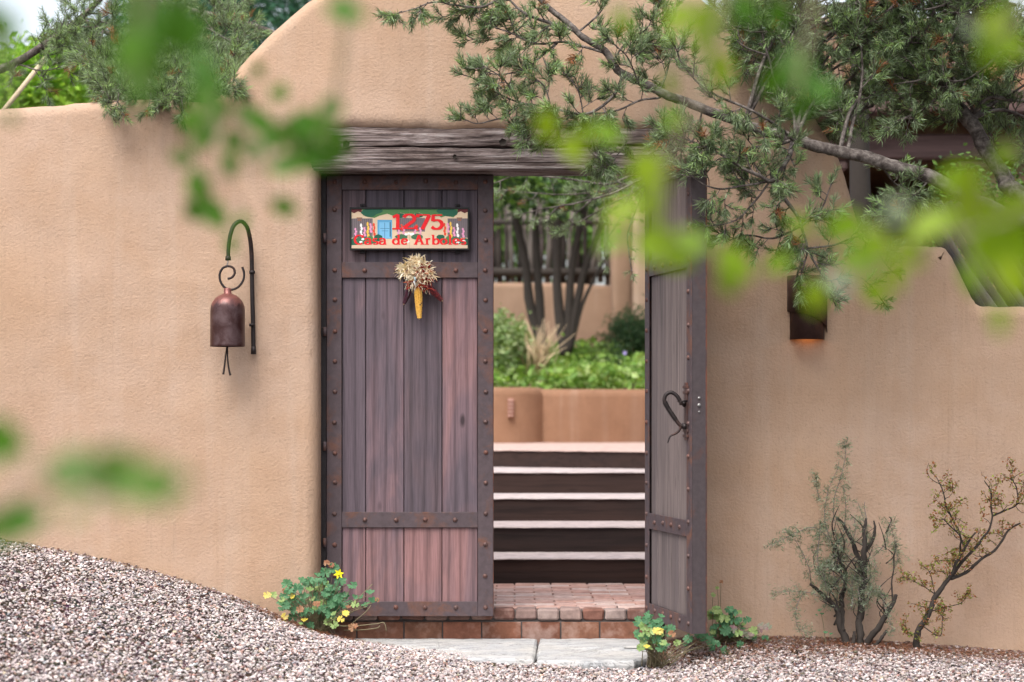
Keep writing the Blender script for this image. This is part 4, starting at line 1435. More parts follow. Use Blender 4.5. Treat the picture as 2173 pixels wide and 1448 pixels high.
# ================================================================== vegetation
def leaf_cloud(name, centers, size, pal, mat, parent=None, aspect=0.5, updown=0.6, origin=(0, 0, 0)):
    """many small folded leaves, one mesh; centers (N,3), size (N,)"""
    C_ = np.asarray(centers, float); n = len(C_)
    d = RNG.normal(0, 1, (n, 3)); d[:, 2] *= updown; d /= np.linalg.norm(d, axis=1, keepdims=True)
    e = RNG.normal(0, 1, (n, 3)); s = np.cross(d, e); s /= np.linalg.norm(s, axis=1, keepdims=True)
    nn = np.cross(d, s)
    L = np.asarray(size)[:, None] * 0.5
    w = L * aspect
    V = np.stack([C_ - d * L, C_ + s * w + nn * w * .35, C_ + d * L, C_ - s * w + nn * w * .35], 1).reshape(-1, 3) - np.asarray(origin)
    i = np.arange(n)[:, None] * 4
    F = np.concatenate([i + [[0, 1, 2]], i + [[0, 2, 3]]], 0)
    pal = np.array(pal); c = pal[RNG.integers(0, len(pal), n)] * RNG.uniform(0.7, 1.3, (n, 1))
    return link(name, np_mesh(name, V, F, np.clip(np.repeat(c, 4, 0), 0, 1), M[mat]), parent)


def clumps(box, nclump, per, spread):
    (x0, x1), (y0, y1), (z0, z1) = box
    c = np.stack([RNG.uniform(x0, x1, nclump), RNG.uniform(y0, y1, nclump), RNG.uniform(z0, z1, nclump)], -1)
    k = np.repeat(c, per, 0)
    return k + RNG.normal(0, 1, k.shape) * spread * RNG.uniform(.5, 1.2, (len(k), 1))


NEED_OLD = [(0.10, 0.15, 0.07), (0.145, 0.20, 0.10), (0.19, 0.25, 0.14), (0.25, 0.31, 0.20)]
NEED_NEW = [(0.20, 0.31, 0.11), (0.27, 0.38, 0.16), (0.24, 0.33, 0.19)]
NEED_DEAD = [(0.30, 0.13, 0.06), (0.24, 0.10, 0.05)]


class Pine:
    def __init__(s, root):
        s.root = root; s.o = root.location.copy()
        s.wood = MB(s.o); s.tw = []   # twigs: p0, dir, len, dens, needle length, palette id

    def twig(s, p, d, L, pal=None, nl=None, dens=None):
        d = d.normalized()
        if pal is None:
            pal = random.choices((0, 1, 2), (0.70, 0.27, 0.03))[0]
        mid = p + d * L * .5 + Vector((0, 0, -L * .05)); end = p + d * L + Vector((0, 0, L * .12))
        s.wood.tube([p, mid, end], [.0030, .0017], 3, cap=False)
        s.tw.append((p, end, L, dens or s.dens, nl or random.uniform(.030, .044), pal))

    dens = 600.0

    def bough(s, pts, r0, r1, side=.20, every=.055, twl=(.04, .09), depth=1, sub=5, start=0.0, tip=True, spreadY=1.0, drop=0.0):
        pts = catmull(pts, sub)
        # small kinks
        pts = [p + Vector((mnoise.noise(p * 9) * .008, 0, mnoise.noise(p * 9 + Vector((7, 3, 1))) * .010)) for p in pts]
        s.wood.tube(pts, [r0, r1], 8 if r0 > .012 else 5, wob=.07 if r0 > .012 else 0)
        L = [0]
        for a, b in zip(pts, pts[1:]): L.append(L[-1] + (b - a).length)
        tot = L[-1]
        q = start * tot + random.uniform(0, every)
        while q < tot:
            i = max(k for k in range(len(L)) if L[k] <= q)
            i = min(i, len(pts) - 2)
            u = (q - L[i]) / max(1e-6, L[i + 1] - L[i])
            p = pts[i].lerp(pts[i + 1], u); t = (pts[i + 1] - pts[i]).normalized()
            rnd = Vector((random.gauss(0, 1), random.gauss(0, .7) * spreadY, random.gauss(.12 - drop, 1)))
            rnd = rnd - t * rnd.dot(t)
            if rnd.length < .05: rnd = Vector((0, 0, 1))
            rnd.normalize()
            d = (t * random.uniform(.25, .9) + rnd * .9).normalized()
            f = q / tot
            if depth > 0 and side > 0:
                l2 = side * random.uniform(.45, 1.1) * (1.15 - .75 * f)
                e = p + d * l2
                m_ = p.lerp(e, .5) + Vector((random.uniform(-1, 1), random.uniform(-1, 1) * .5, random.uniform(-.6, 1))) * l2 * .16
                e = e + Vector((0, 0, l2 * random.uniform(-.1, .3)))
                s.bough([p, m_, e], max(.0022, min(r0 * .35, .005)), .0018, 0,   .026, twl, 0, 4, .2, True, spreadY, drop)
            else:
                s.twig(p, d, random.uniform(*twl))
            q += every * random.uniform(.6, 1.4)
        if tip:
            t = (pts[-1] - pts[-2]).normalized()
            s.twig(pts[-1], t, random.uniform(*twl))
            for _ in range(2):
                s.twig(pts[-1], (t + Vector((random.gauss(0, .6), random.gauss(0, .4), random.gauss(0, .6)))).normalized(), random.uniform(*twl) * .8)

    def finish(s, width=.0015):
        s.wood.build('branches', 'bark_limb', s.root)
        P0, AX, NL, PAL_ = [], [], [], []
        for p, e, L, dn, nl, pal in s.tw:
            n = max(8, int(dn * L))
            P0.append(np.array([list(p), list(e)])[None].repeat(n, 0)); NL.append(np.full(n, nl)); PAL_.append(np.full(n, pal))
        P0 = np.concatenate(P0); NL = np.concatenate(NL); PAL_ = np.concatenate(PAL_)
        n = len(NL)
        u = RNG.uniform(0.05, 1.0, n)[:, None]
        a = P0[:, 0] * (1 - u) + P0[:, 1] * u
        t = P0[:, 1] - P0[:, 0]; t /= np.linalg.norm(t, axis=1, keepdims=True)
        r = RNG.normal(0, 1, (n, 3)); r -= t * (r * t).sum(1, keepdims=True); r /= np.linalg.norm(r, axis=1, keepdims=True)
        th = RNG.uniform(.45, 1.15, n)[:, None]
        d = t * np.cos(th) + r * np.sin(th)
        NLr = (NL * RNG.uniform(.75, 1.15, n))[:, None]
        sd = np.cross(d, RNG.normal(0, 1, (n, 3))); sd /= np.linalg.norm(sd, axis=1, keepdims=True)
        bend = t * 0.22 * NLr
        m_ = a + d * NLr * .55; e = a + d * NLr * .92 + bend
        w = width
        V = np.stack([a - sd * w * .8, a + sd * w * .8, m_ + sd * w, m_ - sd * w, e], 1).reshape(-1, 3) - np.array(s.o)
        i = np.arange(n)[:, None] * 5
        F = np.concatenate([i + [[0, 1, 2]], i + [[0, 2, 3]], i + [[3, 2, 4]]], 0)
        pals = [np.array(NEED_OLD), np.array(NEED_NEW), np.array(NEED_DEAD)]
        c = np.zeros((n, 3))
        for k in range(3):
            mk = PAL_ == k
            c[mk] = pals[k][RNG.integers(0, len(pals[k]), mk.sum())]
        c *= RNG.uniform(.6, 1.6, (n, 1))
        o = link('needles', np_mesh('needles', V, F, np.clip(np.repeat(c, 5, 0), 0, 1), M['needle']), s.root)
        o['kind'] = 'stuff'
        return n


def PP(*t): return [P(*q) for q in t]

# ---- the pinyon pine reaching in from the right
random.seed(101)
rp = empty('pine_tree', (4.05, -0.95, -0.2), 'grey barked pine whose needled boughs hang over the gate from the right', 'tree')
T = Pine(rp)
trunk = MB(rp.location)
base = Vector((4.05, -0.95, -0.3))
tk = [base, Vector((4.0, -.9, .5)), Vector((3.8, -.85, 1.3)), Vector((3.72, -.8, 2.2)), Vector((3.5, -.7, 3.1)), Vector((3.4, -.6, 4.2))]
trunk.tube(catmull(tk, 6), [.13, .05], 14, wob=.05)
trunk.build('trunk', 'bark_limb', rp)
limbs = [
    (PP((2870, 860, -.85), (2600, 640, -.85), (2350, 520, -.85), (2103, 442, -.8), (1983, 378, -.75), (1862, 341, -.72), (1782, 321, -.7), (1686, 297, -.66), (1580, 262, -.62), (1489, 229, -.6), (1400, 196, -.6), (1322, 157, -.6), (1287, 115, -.6), (1228, 70, -.6), (1170, 25, -.6), (1110, -40, -.6), (1040, -110, -.6)), .040, .009),
    (PP((2860, 700, -.7), (2500, 640, -.5), (2173, 420, -.25), (2127, 370, -.2), (2055, 257, -.15), (2015, 205, -.1), (1959, 124, -.1), (1922, 76, -.1), (1890, 10, -.1), (1870, -80, -.1)), .048, .022),
    (PP((2780, 500, -.7), (2500, 350, -.5), (2300, 220, -.35), (2173, 120, -.3), (2063, 48, -.3), (2011, 0, -.3), (1950, -70, -.3)), .042, .030),
]
for pts, r0, r1 in limbs:
    q_ = catmull(pts, 9); q_ = [p + Vector((mnoise.noise(p * 7) * .014, 0, mnoise.noise(p * 7 + Vector((3, 9, 2))) * .016)) for p in q_]
    T.wood.tube(q_, [r0 * .95, r1], 12, wob=.10)
B = [
    # top centre sprays over the arch
    (((1228, 70, -.6), (1130, 35, -.62), (1081, 0, -.62), (1040, -40, -.62)), .010, .16),
    (((1110, -40, -.6), (1040, 10, -.65), (985, 15, -.66), (930, 5, -.66), (880, 22, -.66), (835, 32, -.66)), .0065, .09),
    (((1081, 0, -.6), (1000, 20, -.62), (940, 40, -.6)), .005, .10),
    (((1287, 115, -.6), (1200, 90, -.62), (1140, 92, -.64), (1060, 62, -.64), (1000, 28, -.62)), .007, .14),
    (((1180, 92, -.6), (1130, 140, -.66), (1080, 158, -.7), (1010, 150, -.7)), .006, .13),
    (((1130, 35, -.62), (1085, 72, -.55), (1020, 85, -.55), (985, 72, -.55)), .005, .12),
    (((1322, 157, -.6), (1310, 190, -.66), (1280, 225, -.7), (1240, 243, -.72), (1180, 232, -.72), (1120, 222, -.7), (1070, 205, -.7), (1010, 170, -.7), (985, 160, -.7)), .0085, .15),
    (((1110, 220, -.7), (1070, 250, -.7), (1020, 262, -.7), (990, 255, -.7)), .005, .13),
    (((1100, 215, -.7), (1070, 170, -.74), (1030, 140, -.74)), .005, .13),
    (((1130, 225, -.7), (1140, 265, -.72), (1120, 300, -.72)), .004, .10),
    (((1170, 230, -.7), (1150, 180, -.72), (1110, 150, -.72)), .004, .11),
    (((1400, 205, -.6), (1350, 218, -.68), (1290, 240, -.7), (1210, 250, -.66), (1150, 300, -.6)), .006, .13),
    (((1290, 236, -.7), (1260, 280, -.68), (1250, 320, -.66), (1290, 350, -.66)), .005, .13),
    (((1330, 300, -.6), (1310, 330, -.6), (1280, 360, -.6)), .004, .10),
    (((1240, 245, -.6), (1230, 200, -.6), (1200, 160, -.58)), .004, .13),
    (((1300, 130, -.6), (1330, 90, -.5), (1370, 60, -.45), (1390, 20, -.4)), .005, .16),
    (((1400, 196, -.6), (1420, 130, -.5), (1400, 70, -.45), (1430, 20, -.4)), .006, .17),
    (((1228, 70, -.6), (1270, 30, -.6), (1300, -20, -.55)), .006, .15),
    (((1350, 170, -.6), (1330, 120, -.7), (1290, 80, -.75)), .004, .12),
    # dense middle right
    (((1686, 297, -.66), (1600, 315, -.8), (1510, 315, -.85), (1440, 300, -.85), (1400, 272, -.85)), .009, .17),
    (((1690, 300, -.66), (1640, 262, -.85), (1580, 225, -.9), (1500, 190, -.9), (1450, 140, -.9), (1435, 105, -.9)), .009, .17),
    (((1690, 300, -.66), (1682, 240, -.6), (1650, 180, -.6), (1628, 120, -.6), (1612, 40, -.6), (1595, -30, -.6)), .009, .16),
    (((1628, 120, -.6), (1575, 95, -.6), (1540, 60, -.6)), .005, .14),
    (((1640, 150, -.6), (1670, 100, -.65), (1690, 60, -.65)), .005, .13),
    (((1686, 297, -.66), (1664, 350, -.8), (1640, 385, -.82), (1600, 370, -.85), (1540, 335, -.9), (1470, 300, -.9), (1420, 290, -.9)), .013, .17),
    (((1640, 385, -.8), (1560, 400, -.85), (1500, 395, -.9), (1450, 360, -.9)), .006, .16),
    (((1640, 385, -.8), (1670, 430, -.8), (1700, 480, -.78), (1712, 530, -.76), (1700, 580, -.7)), .012, .12),
    (((1700, 480, -.78), (1640, 505, -.7), (1580, 500, -.62), (1520, 520, -.6)), .006, .15),
    (((1700, 480, -.78), (1745, 440, -.78), (1762, 395, -.78)), .006, .12),
    (((1712, 530, -.76), (1740, 580, -.70), (1768, 632, -.66)), .006, .10),
    (((1700, 560, -.72), (1690, 595, -.64), (1698, 620, -.62)), .006, .10),
    (((1712, 530, -.76), (1770, 520, -.76), (1830, 500, -.76), (1880, 530, -.72)), .005, .12),
    (((1860, 530, -.72), (1880, 560, -.66), (1895, 575, -.62)), .003, .03),
    (((1830, 590, -.6), (1860, 620, -.5), (1875, 640, -.45)), .002, .02),
    (((1664, 350, -.8), (1600, 430, -.8), (1560, 470, -.8), (1500, 480, -.8)), .006, .15),
    (((1489, 229, -.6), (1470, 300, -.55), (1400, 320, -.5), (1350, 350, -.5)), .005, .13),
    # thin upright stem and the darker right hand mass
    (((1800, 318, -.7), (1808, 270, -.6), (1826, 200, -.5), (1832, 140, -.45), (1820, 60, -.45), (1830, -20, -.4)), .011, .20),
    (((1862, 341, -.72), (1900, 390, -.6), (1960, 420, -.5)), .006, .12),
    (((1983, 378, -.75), (1930, 420, -.75), (1880, 470, -.75)), .005, .10),
]
for pts, r0, side in B:
    T.bough(PP(*pts), r0, .0025, side * .85, .045, (.045, .085), 1 if side > .05 else 0, 5, .12)
random.seed(55)
T.dens = 520
for k in range(84):       # the darker right hand mass, set a little further back
    x0, y0 = random.uniform(1640, 2260), random.uniform(-60, 265)
    if x0 < 1800 and y0 > 200: y0 -= 150
    Yb = random.uniform(-.55, .25)
    an = random.uniform(2.2, 4.4)
    ln = random.uniform(80, 190)
    p0 = P(x0, y0, Yb); p1 = P(x0 + math.cos(an) * ln * .5, y0 + math.sin(an) * ln * .35 + 10, Yb + random.uniform(-.1, .1)); p2 = P(x0 + math.cos(an) * ln, y0 + math.sin(an) * ln * .6, Yb + random.uniform(-.2, .2))
    T.bough([p0, p1, p2], .007, .0025, .18, .052, (.045, .08), 1, 4, .05)
    # tie the bough to the nearest main limb
    best = min((q for pts, _, _ in limbs for q in pts), key=lambda q: (q - p0).length)
    T.wood.tube(catmull([best, best.lerp(p0, .5) + Vector((0, 0, .05)), p0], 4), [.011, .007], 6)
nn_r = T.finish()
# higher crown of the same tree, out of the picture, which shades the right wall
cr = clumps(((0.9, 5.6), (-4.2, 0.6), (3.3, 5.0)), 1100, 90, .13)
o = leaf_cloud('crown', cr, RNG.uniform(.03, .06, len(cr)), NEED_OLD, 'needle', rp, .16, 1.0, rp.location)
o['kind'] = 'stuff'

# ---- pine behind the left part of the wall
random.seed(77)
lp = empty('pine_tree', (-3.6, 1.6, -0.08), 'dark limbed pine spilling over the top of the left wall', 'tree')
T = Pine(lp); T.dens = 620
trunk = MB(lp.location)
trunk.tube(catmull([Vector((-3.6, 1.6, -.3)), Vector((-3.5, 1.5, 1.2)), Vector((-3.35, 1.3, 2.4)), Vector((-3.2, 1.3, 3.6)), Vector((-3.3, 1.2, 4.8))], 6), [.12, .05], 12, wob=.06)
trunk.build('trunk', 'bark_dark', lp)
for pts, r0, r1 in ((PP((-420, 330, 1.2), (-160, 230, 1.0), (-30, 160, .9), (30, 135, .85), (100, 92, .8), (170, 40, .8), (240, -30, .8)), .030, .014),
                    (PP((-420, -60, 1.4), (0, -140, 1.4), (200, -60, 1.4), (330, 0, 1.4), (400, 22, 1.4), (480, 40, 1.4), (570, 66, 1.4), (660, 110, 1.4)), .03, .014),
                    (PP((170, 40, .8), (260, 90, .7), (330, 150, .5), (390, 200, .2)), .012, .006)):
    T.wood.tube(catmull(pts, 6), [r0, r1], 10, wob=.06)
BL = [((200, 100, .5), (230, 150, .35), (260, 200, .2), (275, 232, .0)), ((300, 140, .4), (350, 190, .2), (370, 225, .0)), ((420, 130, .5), (455, 165, .3), (478, 190, .1)), ((220, 60, .6), (210, 130, .5), (235, 180, .35), (225, 205, .3)), ((440, 60, .7), (500, 90, .55), (520, 75, .5)), ((300, 60, .5), (350, 110, .4), (410, 140, .3), (430, 190, .1)), ((240, 100, .45), (310, 170, .2), (320, 215, .05), (335, 232, -.05)), ((100, 92, .8), (180, 110, .7), (260, 150, .6), (310, 200, .4)), ((180, 40, .8), (260, 60, .7), (330, 110, .6), (380, 160, .5)),
      ((260, 90, .7), (240, 150, .6), (225, 190, .5), (245, 215, .4)), ((330, 150, .5), (340, 190, .3), (330, 225, .1)),
      ((400, 22, 1.2), (420, 80, .9), (440, 130, .8), (470, 170, .7)), ((480, 40, 1.2), (500, 70, .9), (505, 100, .8)),
      ((330, 150, .5), (380, 180, .3), (440, 190, .1), (480, 185, -.1)), ((390, 200, .2), (385, 230, -.2), (388, 250, -.25)),
      ((240, -30, .8), (300, 20, .7), (360, 60, .6), (420, 90, .6)), ((30, 135, .85), (90, 150, .8), (150, 130, .8)), 
      ((100, 92, .8), (150, 60, .7), (210, 60, .6)), ((240, 60, .7), (290, 110, .6), (300, 170, .5)), ((340, 0, .9), (380, 60, .8), (390, 120, .7)),
      ((160, 40, .8), (190, 100, .7), (240, 120, .7)), ((320, 120, .5), (280, 180, .45), (270, 220, .3)), ((420, 20, 1.1), (470, 100, .9), (450, 150, .8)), ((60, 120, .9), (90, 90, .8), (120, 70, .8))]
hang = []
for x_ in (228, 250, 285, 318, 345, 372, 398, 432, 462, 486):
    e_ = {228: 222, 250: 230, 285: 215, 318: 232, 345: 222, 372: 212, 398: 205, 432: 198, 462: 190, 486: 185}[x_]
    hang.append(((x_ + random.uniform(-20, 20), 120, .55), (x_, 165, .2), (x_ + 4, 188 - (8 if x_ > 420 else 0), -.12), (x_ + random.uniform(-8, 10), e_, -.30)))
for pts in hang:
    T.bough(PP(*pts), .005, .0022, .10, .040, (.04, .075), 1, 5, .05)
T.bough(PP((385, 205, -.28), (388, 225, -.3), (386, 240, -.3)), .002, .0015, 0, .03, (.03, .05), 0, 4, .5)
for pts in BL:
    T.bough(PP(*pts), .006, .0025, .18 if pts[-1][1] < 240 else .04, .042, (.045, .085), 1 if pts[-1][1] < 240 else 0, 5, .05)
nn_l = T.finish(.0011)
print('needles', nn_r, nn_l)

# ---- background trees
def tree(name, base, trunks, box, ncl, per, spread, size, pal, label, group=None, bark='bark_dark', mat='foliage', asp=.5):
    r = empty(name, base, label, 'tree', group)
    m = MB(base)
    for pts, r0, r1 in trunks:
        m.tube(catmull(pts, 5), [r0, r1], 8, wob=.06)
    m.build('trunk', bark, r)
    c = clumps(box, ncl, per, spread)
    o = leaf_cloud('crown', c, RNG.uniform(size[0], size[1], len(c)), pal, mat, r, asp, .7, base)
    o['kind'] = 'stuff'
    return r

GREENB = [(0.13, 0.26, 0.05), (0.18, 0.33, 0.07), (0.10, 0.20, 0.045), (0.22, 0.36, 0.10)]
GREEND = [(0.035, 0.075, 0.035), (0.05, 0.10, 0.045), (0.07, 0.12, 0.055)]
GREENT = [(0.05, 0.14, 0.09), (0.06, 0.17, 0.10), (0.04, 0.10, 0.07)]
def Bx(x0, x1, y0, y1, Y, dY):
    a_ = P(x0, y1, Y); b_ = P(x1, y0, Y)
    return ((a_.x, b_.x), (Y - dY, Y + dY), (a_.z, b_.z))
def gpt(px, Y, z=0.0):
    return Vector(((px - CX) * (Y + D0) / FPX, Y, z))
b = gpt(60, 6.0, -.08)
tree('leafy_tree', b, [((b, b + Vector((0, 0, 1.6)), b + Vector((.2, 0, 3.2))), .06, .02)], Bx(15, 190, 115, 235, 6, .5), 70, 60, .10, (.05, .10), [(0.30, 0.52, 0.06), (0.38, 0.58, 0.10), (0.22, 0.42, 0.05)], 'bright yellow green leafy tree glimpsed under the left pine')
b = gpt(560, 13, -.08)
tree('conifer_tree', b, [((b, b + Vector((0, 0, 2.6)), b + Vector((.1, 0, 5))), .12, .04)], Bx(430, 760, -140, 150, 13, 1.2), 160, 70, .22, (.08, .16), GREENT, 'bluish dark conifer far behind the left shoulder of the arch', asp=.3)
b = gpt(230, 15, -.08)
tree('conifer_tree', b, [((b, b + Vector((0, 0, 2.6)), b + Vector((.1, 0, 5))), .12, .04)], Bx(240, 500, -40, 260, 15, 1.2), 110, 70, .26, (.08, .16), GREEND + GREENT, 'dark conifer in the distance directly behind the left pine', asp=.3)
b = gpt(-60, 14, -.08)
tree('leafy_tree', b, [((b, b + Vector((0, 0, 2.6)), b + Vector((.1, 0, 5))), .12, .04)], Bx(-300, 200, 150, 260, 14, 1.2), 70, 60, .22, (.06, .14), GREENB + GREEND, 'green tree far off at the left end of the wall')
b = gpt(2120, 2.6, -.08)
tree('leafy_tree', b, [((b, b + Vector((0, 0, .8)), b + Vector((.1, 0, 1.6))), .05, .02)], Bx(1990, 2320, 380, 640, 2.6, .35), 90, 60, .10, (.03, .06), [(0.08, 0.15, 0.04), (0.12, 0.22, 0.05), (0.05, 0.09, 0.03)], 'dark green bush growing behind the leaning logs at right')
# behind the gateway
gt = [((1155, 745), (1125, 650), (1115, 560), (1090, 450), 0.050, .035), ((1150, 740), (1145, 640), (1140, 560), (1135, 440), .048, .03)]
b = gpt(1152, 9.6, .9)
tr = [([P(x, y, 9.6) for x, y in q[:4]], q[4], q[5]) for q in gt]
tree('multistem_tree', b, tr, Bx(1010, 1190, 250, 420, 9.6, .8), 70, 60, .14, (.05, .10), GREENB + GREEND, 'left pair of slim grey trunks in the courtyard seen through the gate')
gt = [((1200, 755), (1186, 660), (1182, 560), (1190, 440), .052, .034), ((1202, 755), (1208, 640), (1215, 560), (1240, 440), .046, .03), ((1204, 750), (1225, 640), (1245, 560), (1290, 450), .042, .025), ((1212, 740), (1235, 650), (1262, 590), (1290, 540), .02, .012)]
b = gpt(1200, 9.3, .9)
tr = [([P(x, y, 9.3) for x, y in q[:4]], q[4], q[5]) for q in gt]
tree('multistem_tree', b, tr, Bx(1150, 1400, 250, 425, 9.3, .8), 80, 60, .14, (.05, .10), GREENB + GREEND, 'forked dark trunks in the middle of the planter seen through the gate')
b = gpt(1240, 17, .5)
tree('leafy_tree', b, [((b, b + Vector((0, 0, 2.0)), b + Vector((.1, 0, 4))), .12, .04)], Bx(900, 1560, 220, 520, 17, 1.2), 260, 70, .26, (.09, .18), GREENB, 'light green leafy tree beyond the pole fence')
b = gpt(1150, 6.0, 0)
# dark pine boughs hanging just behind the lintel
random.seed(31)
bp = empty('pine_tree', (2.4, 3.2, -.08), 'pine with thin dark boughs arching behind the lintel inside the courtyard', 'tree')
T = Pine(bp); T.dens = 420
m = MB(bp.location); m.tube(catmull([Vector((2.4, 3.2, -.2)), Vector((2.3, 3.2, 1.2)), Vector((2.2, 3.1, 2.6)), Vector((2.2, 3.0, 4.0))], 5), [.10, .05], 10, wob=.05); m.build('trunk', 'bark_dark', bp)
for pts in (((1700, 300, 3), (1500, 330, 3), (1370, 375, 3), (1280, 405, 3), (1200, 412, 3), (1060, 405, 3)), ((1700, 330, 2.6), (1450, 350, 2.6), (1330, 395, 2.6), (1270, 420, 2.6), (1180, 440, 2.6), (1110, 452, 2.6)),
            ((1650, 300, 2.8), (1380, 360, 2.8), (1290, 390, 2.8), (1200, 380, 2.8), (1100, 372, 2.8), (1040, 392, 2.8)), ((1350, 385, 2.6), (1310, 470, 2.6), (1285, 520, 2.6), (1285, 560, 2.6)), ((1380, 380, 2.2), (1335, 480, 2.2), (1335, 540, 2.2), (1342, 582, 2.2)), ((1500, 320, 3), (1360, 400, 3), (1240, 465, 3), (1190, 490, 3)), ((1330, 390, 3), (1250, 430, 3), (1210, 470, 3))):
    dn = pts[-1][1] > 500
    T.bough(PP(*pts), .011 if not dn else .006, .003, .22 if not dn else .05, .10 if not dn else .09, (.03, .07), 1 if not dn else 0, 5, .3 if not dn else .5)
T.finish(.0013)
# planter plants
GC = [(0.20, 0.34, 0.06), (0.28, 0.44, 0.11), (0.15, 0.28, 0.06), (0.38, 0.50, 0.20)]
n = 9000
X = RNG.uniform(-1.2, 2.6, n); Y = RNG.uniform(8.0, 11.0, n)
top = 1.36 + .13 * (Y - 8) + .10 * np.sin(X * 5.2 + 1) * np.sin(Y * 3) + RNG.uniform(-.12, .07, n)
o = leaf_cloud('ground_cover', np.stack([X, Y, top], -1), RNG.uniform(.05, .11, n), GC, 'foliage', None, .6, .5)
props(o, 'low light green ground cover filling the planter behind the small wall', kind='stuff')
def shrub(name, c, ncl, per, sp, size, pal, label, stems=5, h=.4, cat='shrub', box=None, group=None, asp=.5):
    r = empty(name, c, label, cat, group)
    m = MB(c)
    for k in range(stems):
        e = Vector(c) + Vector((random.uniform(-1, 1) * sp[0], random.uniform(-1, 1) * sp[1], h * random.uniform(.5, .9)))
        m.tube(catmull([Vector(c) + Vector((random.uniform(-.02, .02), 0, -.05)), Vector(c).lerp(e, .5) + Vector((random.uniform(-.03, .03), 0, .02)), e], 4), [.012, .005], 5)
    m.build('stems', 'stem_green', r)
    cc = np.array(c) + np.array([0, 0, h * .55]) + RNG.normal(0, 1, (ncl, 3)) * np.array([sp[0], sp[1], h * .3]) * .55
    k = np.repeat(cc, per, 0); k = k + RNG.normal(0, 1, k.shape) * min(sp) * .25
    o = leaf_cloud('leaves', k, RNG.uniform(size[0], size[1], len(k)), pal, 'foliage', r, asp, .7, c)
    o['kind'] = 'stuff'
    return r
shrub('shrub', gpt(1072, 8.8, 1.25), 46, 40, (.22, .3), (.04, .08), [(0.24, 0.34, 0.14), (0.34, 0.42, 0.22), (0.18, 0.28, 0.10)], 'pale green shrub at the left edge of the gateway view', 6, .75)
shrub('conifer_shrub', gpt(1350, 9.6, 1.52), 80, 70, (.22, .3), (.03, .06), GREEND, 'dark green conifer bush at the right of the gateway view', 4, .55, asp=.25)
shrub('shrub', gpt(1230, 8.9, 1.25), 30, 40, (.30, .3), (.04, .08), GC, 'small leafy plant below the forked trunks', 4, .32)
# dry grass tuft
r = empty('dry_grass', gpt(1140, 8.6, 1.42), 'tuft of straw coloured dry grass beside the left trunks', 'grass tuft')
m = MB(r.location)
for k in range(60):
    p = Vector(r.location) + Vector((random.gauss(0, .05), random.gauss(0, .04), 0)); d = Vector((random.gauss(.15, .28), random.gauss(0, .1), 1)).normalized(); L = random.uniform(.25, .55)
    m.col = (0.62, 0.47, 0.30); m.tube([p, p + d * L * .6, p + d * L + Vector((d.x * .1, 0, -.03))], [.007, .002], 3)
m.build('blades', 'print', r, colors=True)['kind'] = 'stuff'
c = P(1326, 750, 8.4); r = empty('purple_flower', c, 'tiny pale violet flower above the ground cover', 'flower')
m = MB(c)
m.col = (0.12, 0.22, 0.06); m.tube([c + Vector((0, 0, -.25)), c], .004, 5); 
for q in range(6):
    m.col = (0.45, 0.38, 0.75); a_ = q * math.pi / 3
    m.tube([c, c + Vector((math.cos(a_) * .016, -.01, math.sin(a_) * .016))], [.004, .006], 5)
m.build('bloom', 'print', r, colors=True)

# ---- columbines (lobed leaves, each a part)
def lobed_leaf():
    m = MB()
    # a fan of three rounded lobes, lying in xy, stem at the origin, slightly cupped
    pts = []
    for k in range(19):
        a = R(-62 + 124 * k / 18)
        lobe = .72 + .28 * abs(math.cos(3 * math.pi * (k / 18) - math.pi / 2 * 3)) ** .6
        pts.append((math.sin(a) * lobe, math.cos(a) * lobe, .16 * abs(math.sin(a)) + .10 * (1 - lobe) - .02))
    vs = [(0, 0, 0)] + pts
    m.add(vs, [(0, k + 2, k + 1) for k in range(18)])
    return m
LEAFM = {}
for nm, c1, c2 in (('green', (0.045, 0.15, 0.065), (0.10, 0.24, 0.11)), ('pale', (0.20, 0.32, 0.10), (0.32, 0.42, 0.16)), ('yellow', (0.72, 0.58, 0.07), (0.62, 0.50, 0.16)), ('brown', (0.26, 0.10, 0.045), (0.36, 0.20, 0.11)), ('purple', (0.30, 0.16, 0.18), (0.22, 0.26, 0.18))):
    M['leaf_' + nm] = leafsolid('leaf_' + nm, c1, c2, .3)
    LEAFM[nm] = lobed_leaf().mesh('leaf', 'leaf_' + nm)
